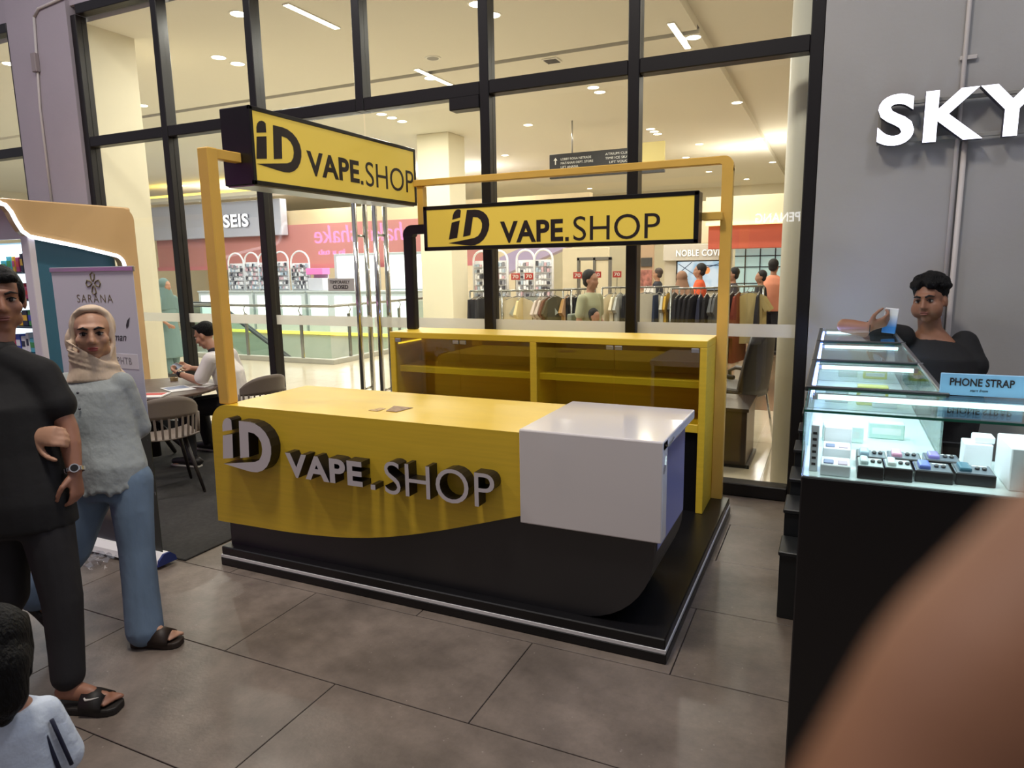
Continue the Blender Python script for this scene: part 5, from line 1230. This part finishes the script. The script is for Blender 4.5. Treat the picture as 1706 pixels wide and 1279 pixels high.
# ------------------------------------------------------------------ hanging direction sign
hs = thing('hanging_sign', 'black hanging direction sign with white lettering and yellow end', 'sign', (-.8, 10.3, 3.45))
hk = M('hang_black', (42, 42, 44), .5)
MB().rbox(-1.96, -.14, 10.27, 10.35, 3.44, 3.90, .006, 1).build('panel', hk, hs)
MB().rbox(-.14, .30, 10.27, 10.35, 3.47, 3.97, .006, 1).build('yellow_panel', M('hang_yellow', (214, 196, 120), .5), hs)
MB().rbox(-.14, .30, 10.26, 10.36, 3.42, 3.47, .004, 1).build('lower_bar', hk, hs)
for x in (-1.5, -.2): MB().cyl((x, 10.31, 3.9), (x, 10.31, 4.5), .015, n=8).build('hanger', alu, hs, smooth=True)
wl = M('hang_letter', (222, 220, 214), .6)
for k, s_ in enumerate(('LOBBY ROGA NETRADE', 'MATAHARI DEPT. STORE', 'LIFT ANANA', 'INTERIOR 200')):
    letters(s_, (-1.72, 10.268, 3.775-.075*k), (1, 0, 0), (0, 0, 1), (.62, .66, .36, .36)[k], .042, .003, wl, hs, 'lettering', split=False)
for k, s_ in enumerate(('ATRIUM CLIMATE', 'TIME ICE SKATING', 'LIFT VOUCHER')):
    letters(s_, (-.82+(0, 0, .08)[k], 10.268, 3.80-.075*k), (1, 0, 0), (0, 0, 1), (.60, .62, .5)[k], .042, .003, wl, hs, 'lettering', split=False)
MB().prism([(-1.84, 3.70), (-1.82, 3.70), (-1.82, 3.78), (-1.79, 3.78), (-1.83, 3.83), (-1.87, 3.78), (-1.84, 3.78)], 10.265, 10.27, 'y').build('arrow', wl, hs)

# ------------------------------------------------------------------ fashion store at the right
MB().box(.28, 7.9, 15.0, 15.3, 2.70, 3.35).box(-3.0, .28, 16.6, 16.8, 2.3, 3.4).build('wall_bulkhead', M('bulkhead', (226, 212, 182), .6), kind='structure')
MB().box(.30, 7.9, 14.9, 15.0, 2.66, 2.74).build('cove_light', M('cove_warm', (255, 236, 170), .5, emit=1.3, ecol=(255, 230, 150)), label='warm cove light under the right bulkhead', cat='light', base=(3, 15, 2.7))
MB().rbox(.35, 7.9, 15.05, 15.3, 2.10, 2.66, .01, 1).build('shop_fascia', red, label='coral red fascia above the arched shop window at right', cat='fascia', base=(3, 15.1, 2.1))
nc = thing('shop_sign', 'white fascia with raised white letters above the video screen', 'sign', (-.1, 16, 1.8))
MB().rbox(-.95, .80, 15.9, 16.05, 1.84, 2.26, .01, 1).build('panel', M('nc_panel', (224, 218, 206), .5), nc)
letters('NOBLE COVE', (-.60, 15.9, 1.95), (1, 0, 0), (0, 0, 1), 1.16, .165, .03, M('nc_side', (150, 146, 140), .5), nc, 'letter', bold=.012, spacing=1.1, face_mat=M('nc_white', (252, 250, 246), .5, emit=.8))
scn = bpy.data.materials.new('video_screen'); scn.use_nodes = True; nt = scn.node_tree; bs = nt.nodes['Principled BSDF']
tc = nt.nodes.new('ShaderNodeTexCoord'); nz = nt.nodes.new('ShaderNodeTexNoise'); nz.inputs['Scale'].default_value = 2.2; nt.links.new(tc.outputs['Object'], nz.inputs['Vector'])
rp = nt.nodes.new('ShaderNodeValToRGB'); rp.color_ramp.elements[0].position = .38; rp.color_ramp.elements[0].color = (*lin((150, 196, 226)), 1); rp.color_ramp.elements[1].position = .55; rp.color_ramp.elements[1].color = (*lin((232, 242, 250)), 1)
nt.links.new(nz.outputs['Fac'], rp.inputs[0]); nt.links.new(rp.outputs[0], bs.inputs['Emission Color']); bs.inputs['Emission Strength'].default_value = .9; bs.inputs['Base Color'].default_value = (.05, .05, .05, 1)
MB().box(-.95, .80, 16.085, 16.2, 0, 2.26).build('wall_screen', M('screen_wall', (222, 214, 196), .6), kind='structure')
vs_ = thing('video_screen', 'bright blue-white video screen under the raised white letters', 'screen', (0, 16.1, 1.0))
MB().rbox(-.62, .66, 16.0, 16.08, 1.04, 1.84, .006, 1).build('bezel', black_metal, vs_)
MB().box(-.58, .62, 15.99, 16.0, 1.08, 1.81).build('display', scn, vs_)
bl = M('screen_line', (40, 60, 96), .5)
for a, b_ in (((-.55, 1.75), (-.10, 1.45)), ((-.2, 1.80), (-.55, 1.5)), ((.1, 1.62), (.6, 1.78)), ((.15, 1.70), (.6, 1.70))): MB().tube([(a[0], 15.988, a[1]), (b_[0], 15.988, b_[1])], .010, 6).build('picture_line', bl, vs_)
MB().ball((.18, 15.985, 1.58), (.09, .004, .10), 12, 8).build('picture_spot', M('spot_orange', (230, 150, 90), .5, emit=.4), vs_)
aw = thing('arched_window', 'arched shop window with dark grid at the far right', 'window', (1.6, 15.5, 0))
MB().box(.95, 2.6, 15.50, 15.52, 1.0, 2.1).build('pane', M('arch_glow', (176, 206, 206), .3, emit=.45), aw)
for x in (1.2, 1.55, 1.9, 2.25): MB().box(x-.012, x+.012, 15.46, 15.50, 1.0, 2.1).build('mullion', black_metal, aw)
for z in (1.25, 1.65, 1.92): MB().box(.95, 2.6, 15.46, 15.50, z-.012, z+.012).build('transom', black_metal, aw)
MB().box(.8, 2.7, 15.5, 15.56, 0, 1.0).build('sill_wall', M('wood_wall', (120, 92, 74), .6), aw)
for (x0, x1, y, z1, c_, nm, lb) in ((-2.5, -1.4, 12.4, 2.15, (222, 208, 176), 'display_wall', 'plain cream display wall behind the clothes racks'), (-1.2, -.85, 14.4, 2.3, (190, 160, 130), 'display_wall', 'narrow tan wall panel left of the video screen')):
    MB().rbox(x0, x1, y, y+.1, 0, z1, .01, 1).build(nm, M('dw', c_, .6), label=lb, cat='wall panel', base=((x0+x1)/2, y, 0))
fr_ = thing('door_frame', 'grey metal framed panel with pale door behind the racks', 'panel', (-1.5, 11.9, 0))
for x in (-1.92, -1.55, -1.2): MB().rbox(x-.03, x+.03, 11.85, 11.93, 0, 1.92, .005, 1).build('upright', M('frame_grey', (110, 106, 98), .5), fr_)
MB().rbox(-1.95, -1.17, 11.85, 11.93, 1.86, 1.93, .005, 1).build('head', M('frame_grey2', (110, 106, 98), .5), fr_)
MB().box(-1.52, -1.23, 11.88, 11.91, 0, 1.86).build('leaf', M('leaf_pale', (216, 202, 172), .6), fr_)
pst = thing('wall_poster', 'framed poster with red and dark picture left of the screen', 'poster', (-.98, 14.38, 1.5))
MB().rbox(-1.16, -.88, 14.36, 14.40, 1.15, 1.62, .004, 1).build('picture', M('poster_pic', (170, 110, 100), .5, noise=(9, .6)), pst)
MB().rbox(-1.16, -.88, 14.36, 14.40, 1.70, 1.92, .004, 1).build('caption_board', M('poster_board', (70, 68, 66), .5), pst)
for k, x in enumerate((-3.68, -2.62)):
    arch_stand(x-.2, 11.0, 1.05, .42, 1.05, ('left', 'right')[k]+' half of the white bag-shaped accessory stand behind the racks, '+('near the column' if k == 0 else 'near the cream wall'), 'bag shaped stands', 40+k)
    arch_stand(x+.22, 11.0, 1.05, .42, 1.05, 'white arched stand joined to the '+('left' if k == 0 else 'right')+' bag-shaped stand behind the racks', 'bag shaped stands', 50+k)
bc = thing('stand_counter', 'low counter carrying the bag-shaped stands', 'counter', (-3.1, 11.0, 0))
MB().rbox(-4.05, -2.1, 10.8, 11.3, 0, 1.05, .01, 1).build('body', M('stand_body', (120, 100, 84), .5), bc)
MB().add([(-5.0, 14.2, 1.5), (-3.0, 14.2, 2.25), (-3.0, 14.2, 2.75), (-5.0, 14.2, 2.0), (-5.0, 14.6, 1.5), (-3.0, 14.6, 2.25), (-3.0, 14.6, 2.75), (-5.0, 14.6, 2.0)], [(0, 1, 2, 3), (7, 6, 5, 4), (0, 1, 5, 4), (1, 2, 6, 5), (2, 3, 7, 6), (3, 0, 4, 7)]).build('sloping_escalator', M('lilac', (190, 176, 214), .5), label='lilac sloping escalator side far behind the racks', cat='escalator', base=(-4, 14.4, 1.5))

# ------------------------------------------------------------------ clothes racks
GARMENTS = [(-1.28, 5.78, 'trousers', (40, 38, 42), 'black', 0.35), (-1.22, 5.8, 'trousers', (40, 38, 42), 'black', 0.35), (-1.1, 6.08, 'trousers', (58, 52, 50), 'charcoal', 0.35), (-1.04, 6.11, 'trousers', (58, 52, 50), 'charcoal', 0.35), (-0.88, 5.96, 'tee', (204, 190, 158), 'cream', 0.35), (-0.78, 5.89, 'tee', (208, 194, 160), 'ivory', 0.35), (-0.71, 5.93, 'tee', (208, 194, 160), 'ivory', 0.35), (-0.65, 5.95, 'tee', (226, 206, 150), 'pale yellow', 0.35), (-0.54, 6.01, 'tee', (172, 176, 166), 'pale grey', 0.35), (-0.48, 6.03, 'tee', (172, 176, 166), 'pale grey', 0.35), (-0.45, 6.16, 'tee', (214, 198, 184), 'beige', 0.35), (-0.39, 6.19, 'tee', (214, 198, 184), 'beige', 0.35), (-0.34, 6.21, 'tee', (120, 82, 66), 'brown', 0.35), (-0.3, 6.28, 'tee', (86, 82, 62), 'olive', 0.35), (-0.26, 6.36, 'tee', (202, 160, 120), 'tan', 0.35), (-0.21, 6.43, 'tee', (196, 150, 70), 'ochre', 0.35), (-0.14, 6.53, 'trousers', (30, 30, 36), 'black', 0.35), (-0.08, 6.55, 'trousers', (30, 30, 36), 'black', 0.35), (-0.02, 6.58, 'trousers', (30, 30, 36), 'black', 0.35), (0.03, 6.6, 'trousers', (30, 30, 36), 'black', 0.35), (0.25, 7.15, 'tee', (228, 216, 186), 'cream', 0.35), (0.31, 7.18, 'tee', (228, 216, 186), 'cream', 0.35), (0.38, 7.21, 'tee', (184, 186, 180), 'grey', 0.35), (0.69, 7.13, 'trousers', (30, 30, 34), 'black', 0.35), (0.79, 7.18, 'tee', (206, 198, 178), 'white', 0.35), (0.85, 7.21, 'tee', (206, 198, 178), 'white', 0.35), (0.89, 7.45, 'trousers', (44, 54, 78), 'navy', 0.35), (0.96, 7.48, 'tee', (190, 190, 182), 'striped grey', 0.35), (1.01, 7.5, 'tee', (206, 164, 60), 'mustard', 0.35), (1.05, 7.64, 'tee', (70, 66, 62), 'dark brown', 0.35), (1.34, 6.76, 'coat', (28, 27, 32), 'black', 0.35), (1.4, 6.8, 'coat', (28, 27, 32), 'black', 0.35), (1.47, 6.83, 'coat', (28, 27, 32), 'black', 0.35), (1.54, 6.86, 'coat', (28, 27, 32), 'black', 0.35), (1.6, 6.89, 'coat', (34, 38, 60), 'navy', 0.35), (1.68, 6.92, 'coat', (28, 27, 32), 'black', 0.35), (1.77, 6.96, 'tee', (96, 98, 100), 'grey striped', 0.35), (1.82, 6.99, 'tee', (96, 98, 100), 'grey striped', 0.35), (1.95, 7.49, 'coat', (60, 40, 40), 'maroon', 0.35), (2.03, 7.53, 'coat', (140, 64, 44), 'rust', 0.35), (2.14, 7.58, 'tee', (204, 186, 130), 'sand', 0.35), (2.2, 7.61, 'tee', (204, 186, 130), 'sand', 0.35), (2.2, 8.28, 'coat', (36, 34, 38), 'black', 0.35)]
RACKS = [(-1.35, 5.85, -0.95, 6.04), (-0.88, 5.91, -0.11, 6.26), (-0.19, 6.5, 0.06, 6.62), (0.19, 7.12, 0.47, 7.25), (0.61, 7.26, 1.13, 7.5), (1.29, 6.74, 1.86, 7.01), (1.87, 7.46, 2.29, 7.65)]
rw = ('far left short', 'longest, pale T-shirt', 'black trouser', 'small cream', 'mixed white and mustard', 'black coat', 'rust and sand')
for k, (x0, y0, x1, y1) in enumerate(RACKS):
    t_ = thing('clothes_rack', rw[k]+' clothes rack of chromed tube', 'clothes rack', ((x0+x1)/2, (y0+y1)/2, 0), group='clothes racks')
    a, b_ = V((x0, y0, 0)), V((x1, y1, 0)); d = (b_-a).normalized(); a, b_ = a-d*.06, b_+d*.06; s_ = V((-d.y, d.x, 0))
    MB().tube([a+V((0, 0, 1.42)), b_+V((0, 0, 1.42))], .014, 8).build('hanging_rail', steel, t_, smooth=True)
    for p in (a, b_):
        MB().cyl(p+V((0, 0, .03)), p+V((0, 0, 1.42)), .014, n=8).build('upright', steel, t_, smooth=True)
        MB().tube([p-s_*.25+V((0, 0, .02)), p+s_*.25+V((0, 0, .02))], .014, 8).build('foot', steel, t_, smooth=True)
gmesh = {}
def garment_mesh(kind):
    if kind == 'tee': pl = [(0, .0), (.08, .0), (.20, -.05), (.31, -.22), (.24, -.27), (.205, -.20), (.215, -.72), (-.215, -.72), (-.205, -.20), (-.24, -.27), (-.31, -.22), (-.20, -.05), (-.08, .0)]
    elif kind == 'coat': pl = [(0, .0), (.07, .0), (.20, -.05), (.27, -.30), (.29, -.62), (.23, -.63), (.22, -.40), (.26, -.98), (-.26, -.98), (-.22, -.40), (-.23, -.63), (-.29, -.62), (-.27, -.30), (-.20, -.05), (-.07, .0)]
    else: pl = [(.17, -.02), (.20, -.98), (.04, -.98), (.0, -.35), (-.04, -.98), (-.20, -.98), (-.17, -.02)]
    n = len(pl); vs = []; fs = []
    tri = tessellate_polygon([[V((u, v, 0)) for u, v in pl]])
    for sgn in (-1, 1):
        for u, v in pl: vs.append(V((u, sgn*(.012+.022*min(1, -v*2)), v)))
    fs = [tuple(t) for t in tri]+[tuple(i+n for i in reversed(t)) for t in tri]+[(i, (i+1) % n, (i+1) % n+n, i+n) for i in range(n)]
    return MB().add(vs, fs)
gm_cache = {}; hang_me = MB().tube([(0, 0, .09), (.02, 0, .07), (0, 0, .045), (0, 0, .02)], .004, 6).tube([(-.17, 0, -.03), (0, 0, .02), (.17, 0, -.03)], .008, 6).mesh('hanger', M('hanger_grey', (120, 118, 112), .4))
place = ('on the far left rack', 'on the pale T-shirt rack', 'on the black trouser rack', 'on the small cream rack', 'on the mixed rack', 'on the black coat rack', 'on the rust and sand rack')
RK = [min(range(len(RACKS)), key=lambda k: abs((RACKS[k][0]+RACKS[k][2])/2-g_[0])+abs((RACKS[k][1]+RACKS[k][3])/2-g_[1])) for g_ in GARMENTS]
for i, (x, y, kind, c_, word, tl) in enumerate(GARMENTS):
    rk = min(range(len(RACKS)), key=lambda k: abs((RACKS[k][0]+RACKS[k][2])/2-x)+abs((RACKS[k][1]+RACKS[k][3])/2-y))
    key = (kind, c_)
    if key not in gm_cache: gm_cache[key] = garment_mesh(kind).mesh('garment', M('cloth_'+word, c_, .9, bump=(14, .5), stretch=(1, 1, .3)))
    o = bpy.data.objects.new({'tee': 't_shirt', 'coat': 'coat', 'trousers': 'trousers'}[kind], gm_cache[key]); col.objects.link(o)
    h = bpy.data.objects.new('hanger', hang_me); col.objects.link(h); h.parent = o
    x0, y0, x1, y1 = RACKS[rk]; t_ = max(0, min(1, ((x-x0)*(x1-x0)+(y-y0)*(y1-y0))/((x1-x0)**2+(y1-y0)**2)))
    o.location = (x0+(x1-x0)*t_, y0+(y1-y0)*t_, 1.325); o.rotation_euler = (0, 0, math.radians((8 if word in ('ivory', 'pale grey', 'white', 'sand') else 74)+((i*37) % 20)))
    tag(o, word+' '+{'tee': 'T-shirt', 'coat': 'long coat', 'trousers': 'trousers'}[kind]+', '+ORD[sum(1 for q in RK[:i] if q == rk)]+' from the left '+place[rk], {'tee': 'T-shirt', 'coat': 'coat', 'trousers': 'trousers'}[kind], 'clothes on the racks')
tagm = M('sale_red', (190, 66, 56), .5); tagw = M('sale_white', (236, 226, 216), .5)
for k, (x, y, s_) in enumerate(((-.68, 5.80, '70'), (-.56, 5.98, '70'), (-.02, 6.45, '70'), (.10, 6.95, '60'), (.36, 7.10, '70'))):
    t_ = thing('sale_card', ('leftmost', 'second', 'third', 'fourth', 'rightmost')[k]+' red sale card standing on the clothes racks', 'sale card', (x, y, 1.42), group='red sale cards on the racks')
    MB().rbox(x-.065, x+.065, y-.004, y+.004, 1.57, 1.66, .002, 1).build('card', tagm, t_)
    MB().cyl((x, y, 1.42), (x, y, 1.57), .005, n=8).build('stem', steel, t_)
    letters(s_, (x-.045, y-.0045, 1.59), (1, 0, 0), (0, 0, 1), .09, .05, .002, tagw, t_, 'lettering', bold=.02, split=False)
# folded stacks and cash desk
cdk = thing('cash_desk', 'pale cash desk with a white machine behind the racks', 'desk', (-.3, 11.4, 0))
MB().rbox(-1.0, .55, 11.2, 11.7, 0, 1.02, .01, 1).build('body', M('desk_body', (206, 190, 160), .5), cdk)
MB().rbox(-1.02, .57, 11.18, 11.72, 1.02, 1.06, .005, 1).build('top', M('desk_top', (214, 214, 190), .4), cdk)
MB().rbox(-.30, -.10, 11.3, 11.5, 1.06, 1.30, .01, 1).build('till', plastic_white, cdk)

# ------------------------------------------------------------------ shoppers
def shopper(label, x, y, yw, H, top, bottom, hairc=(20, 18, 18), scarf_c=None, long_top=False, shorts=False, sleeve=.55, sk=(170, 124, 98), bag=None):
    t_ = thing('person', label, 'person', (x, y, 0), group=None)
    k = H/1.72; f = V((math.cos(yw), math.sin(yw), 0)); l = Z.cross(f); o = V((x, y, 0))
    P = lambda a, b_, z: o+l*(a*k)+f*(b_*k)+V((0, 0, z*k))
    R = frame(f, 0, -.05); hc = P(0, .01, 1.60)
    b = MB(); head(b, hc, R, k); b.limb([P(0, 0, 1.42), P(0, 0, 1.54)], [.055*k, .05*k])
    torso(b, [(P(0, 0, .86), .14*k, .10*k), (P(0, 0, 1.1), .13*k, .09*k), (P(0, 0, 1.3), .15*k, .10*k), (P(0, 0, 1.44), .07*k, .06*k)], l)
    arms = []
    for e in (-1, 1):
        s_, e_, w_ = P(e*.19, 0, 1.37), P(e*.235, -.02, 1.10), P(e*.20, .16, .95); arms.append((s_, e_))
        b.limb([s_, e_, w_], [.045*k, .037*k, .026*k]); hand(b, w_, f+V((0, 0, -.5)), -l*e, k, thumb=e)
        h_, kn, a_ = P(e*.09, 0, .86), P(e*.10, .03*e, .47), P(e*.10, -.05*e, .08)
        b.limb([h_, kn, a_], [.08*k, .052*k, .036*k]); b.limb([a_, a_+f*.13*k+V((0, 0, -.03))], [.036*k, .032*k])
    b.blob('body', skin(sk), t_, .016, 2)
    c = MB(); lo = .35 if long_top else .80
    torso(c, [(P(0, 0, lo), (.24 if long_top else .19)*k, (.20 if long_top else .14)*k), (P(0, 0, 1.05), .17*k, .125*k), (P(0, 0, 1.28), .18*k, .125*k), (P(0, 0, 1.40), .14*k, .09*k), (P(0, 0, 1.45), .07*k, .065*k)], l)
    for s_, e_ in arms: c.limb([s_, s_.lerp(e_, sleeve)], [.066*k, .066*k])
    c.blob('top', M('top', top, .85), t_, .016, 2)
    if not long_top or True:
        q = MB(); torso(q, [(P(0, 0, .78), .165*k, .12*k), (P(0, 0, .92), .165*k, .12*k)], l)
        for e in (-1, 1): q.limb([P(e*.09, 0, .82), P(e*.10, .03*e, .50)]+([] if shorts else [P(e*.10, -.05*e, .12)]), [.10*k, .085*k]+([] if shorts else [.07*k]))
        q.blob('trousers', M('bottom', bottom, .85), t_, .016, 2)
    h_ = MB(); Q = lambda a, b_, z: hc+R @ (V((a, b_, z))*k)
    if scarf_c:
        h_.ball(Q(0, -.03, .03), (.10*k, .105*k, .11*k), 12, 10, R).loft([(Q(0, -.02, -.04), l*.10*k, f*.10*k), (Q(0, 0, -.2), l*.16*k, f*.12*k), (Q(0, 0, -.42), l*.22*k, f*.14*k)], 16)
        h_.blob('headscarf', M('scarf', scarf_c, .85), t_, .016, 2)
    else:
        h_.ball(Q(0, -.035, .048), (.092*k, .098*k, .098*k), 12, 10, R).ball(Q(0, -.05, -.02), (.082*k, .06*k, .07*k), 12, 10, R); h_.blob('hair', M('hair', hairc, .7), t_, .014, 1)
    for e in (-1, 1):
        g = MB(); a_ = P(e*.10, -.05*e, .05); g.limb([a_-f*.05, a_+f*.15], [.045*k, .038*k]); g.blob('shoe', M('shoe', (60, 54, 52), .6), t_, .016, 1)
    if bag:
        MB().rbox(-.16, .16, -.04, .04, -.18, .12, .02, 2).build('shoulder_bag', M('bag', bag, .7), None)
        bo = bpy.context.scene.collection.objects[-1] if False else [o_ for o_ in col.objects if o_.name.startswith('shoulder_bag')][-1]
        bo.parent = t_; bo.location = P(.0, -.22, 1.05)-o; bo.rotation_euler = (0, 0, yw+PI/2)
    return t_
shopper('shopper in sage shirt with a striped bag among the racks', .48, 5.52, math.radians(-15), 1.68, (172, 172, 140), (70, 64, 60), bag=(120, 126, 112), sleeve=.7)
shopper('small dark haired child beside the shopper in sage shirt', .62, 5.25, math.radians(-25), 1.22, (150, 120, 100), (60, 60, 70))
shopper('shopper in brown headscarf and long brown dress', .89, 9.23, math.radians(60), 1.62, (140, 106, 84), (120, 92, 74), scarf_c=(150, 114, 92), long_top=True, sleeve=1.0)
shopper('man in bright orange shirt near the video screen', 1.05, 9.97, math.radians(190), 1.74, (226, 96, 56), (60, 56, 60))
shopper('man in salmon pink shirt seen from behind at far right', 2.20, 11.19, math.radians(75), 1.80, (226, 148, 118), (34, 32, 36))
shopper('woman in black sweater beside the man in salmon shirt', 2.02, 10.75, math.radians(200), 1.60, (30, 28, 30), (40, 38, 42), sleeve=1.0)
shopper('cashier in dark shirt and cap behind the cash desk', -.17, 11.95, math.radians(180), 1.66, (46, 48, 58), (40, 40, 44), hairc=(70, 56, 48))
shopper('shopper in dark shorts walking past the racks', 1.60, 10.21, math.radians(200), 1.66, (60, 56, 60), (52, 54, 62), shorts=True)
shopper('woman in teal headscarf and teal dress beyond the left window', -6.85, 5.25, math.radians(10), 1.64, (104, 132, 132), (104, 132, 132), scarf_c=(96, 122, 122), long_top=True, sleeve=1.0)

# ------------------------------------------------------------------ lounge chair and low dark cabinet inside the right window
lc = thing('low_cabinet', 'low dark wood cabinet just inside the right window', 'cabinet', (2.3, 3.5, 0))
dwm = M('dark_veneer', (52, 40, 34), .3, noise=(5, .2), stretch=(3, 3, .4))
MB().rbox(1.6, 2.65, 3.2, 3.85, .03, .50, .006, 1).build('body', dwm, lc); MB().rbox(1.58, 2.665, 3.18, 3.87, .50, .53, .004, 1).build('top', dwm, lc)
MB().box(1.62, 2.68, 3.22, 3.83, 0, .03).build('toe_kick', black_lam, lc)
for x in (2.0, 2.42): MB().rbox(x-.008, x+.008, 3.18, 3.2, .30, .44, .002, 1).build('handle', chrome, lc)
LX = -.19
lch = thing('lounge_chair', 'dark upholstered chair with chrome legs behind the right window', 'chair', (2.62, 4.25, 0))
lea = M('dark_leather', (26, 20, 20), .45)
MB().rbox(2.30, 2.82, 4.0, 4.52, .46, .56, .035, 3).build('seat', lea, lch, smooth=False)
n = 10; vs = []
for j in range(9):
    t_ = j/8; z = .46+.60*t_; w_ = .25*(1-.25*t_**2)
    for i in range(n+1):
        u = -1+2*i/n; vs.append(V((2.80+.10*t_+.05*(1-u*u), 4.26+u*w_, z)))
bk_ = MB().add(vs, [(j*(n+1)+i, j*(n+1)+i+1, (j+1)*(n+1)+i+1, (j+1)*(n+1)+i) for j in range(8) for i in range(n)]).build('backrest', lea, lch, smooth=True); so = bk_.modifiers.new('s', 'SOLIDIFY'); so.thickness = .04
for y in (4.0, 4.52):
    MB().tube([(2.36, y, .46), (2.34, y, .64), (2.42, y, .68), (2.76, y, .67)], .022, 8).build('armrest', lea, lch, smooth=True)
    for x, x2 in ((2.36, 2.30), (2.78, 2.88)): MB().tube([(x, y, .47), (x2, y, .012)], .013, 8).build('leg', chrome, lch, smooth=True)

lch.location.x += LX; lch.rotation_euler = (0, 0, math.radians(-28))

# ------------------------------------------------------------------ lit signs on the shop front across the walkway (seen mirrored in the glass)
nq = thing('neon_sign', 'pink neon script sign on the shop front across the walkway', 'neon sign', (-7, -5.98, 2.4))
npk = M('neon_pink', (255, 120, 240), .5, emit=11, ecol=(255, 120, 235))
def mirrored(body, x_left, x_right, z, h, mat, parent, **kw):
    letters(body, (x_right, -5.99, z), (-1, 0, 0), (0, 0, 1), x_right-x_left, h, .03, mat, parent, 'lettering', split=False, **kw)
mirrored('shake', -8.55, -7.25, 2.40, .42, npk, nq, shear=.1, bold=-.005)
mirrored('shake', -7.0, -5.7, 2.40, .42, npk, nq, shear=.1, bold=-.005)
mirrored('in a tub', -8.45, -7.65, 2.12, .13, npk, nq)
pn_ = thing('lit_sign', 'white lit letter sign on the shop front across the walkway', 'sign', (2.2, -5.98, 2.5))
mirrored('PENANG', 1.85, 2.62, 2.48, .17, M('lit_white', (245, 248, 255), .5, emit=9), pn_, bold=.01)
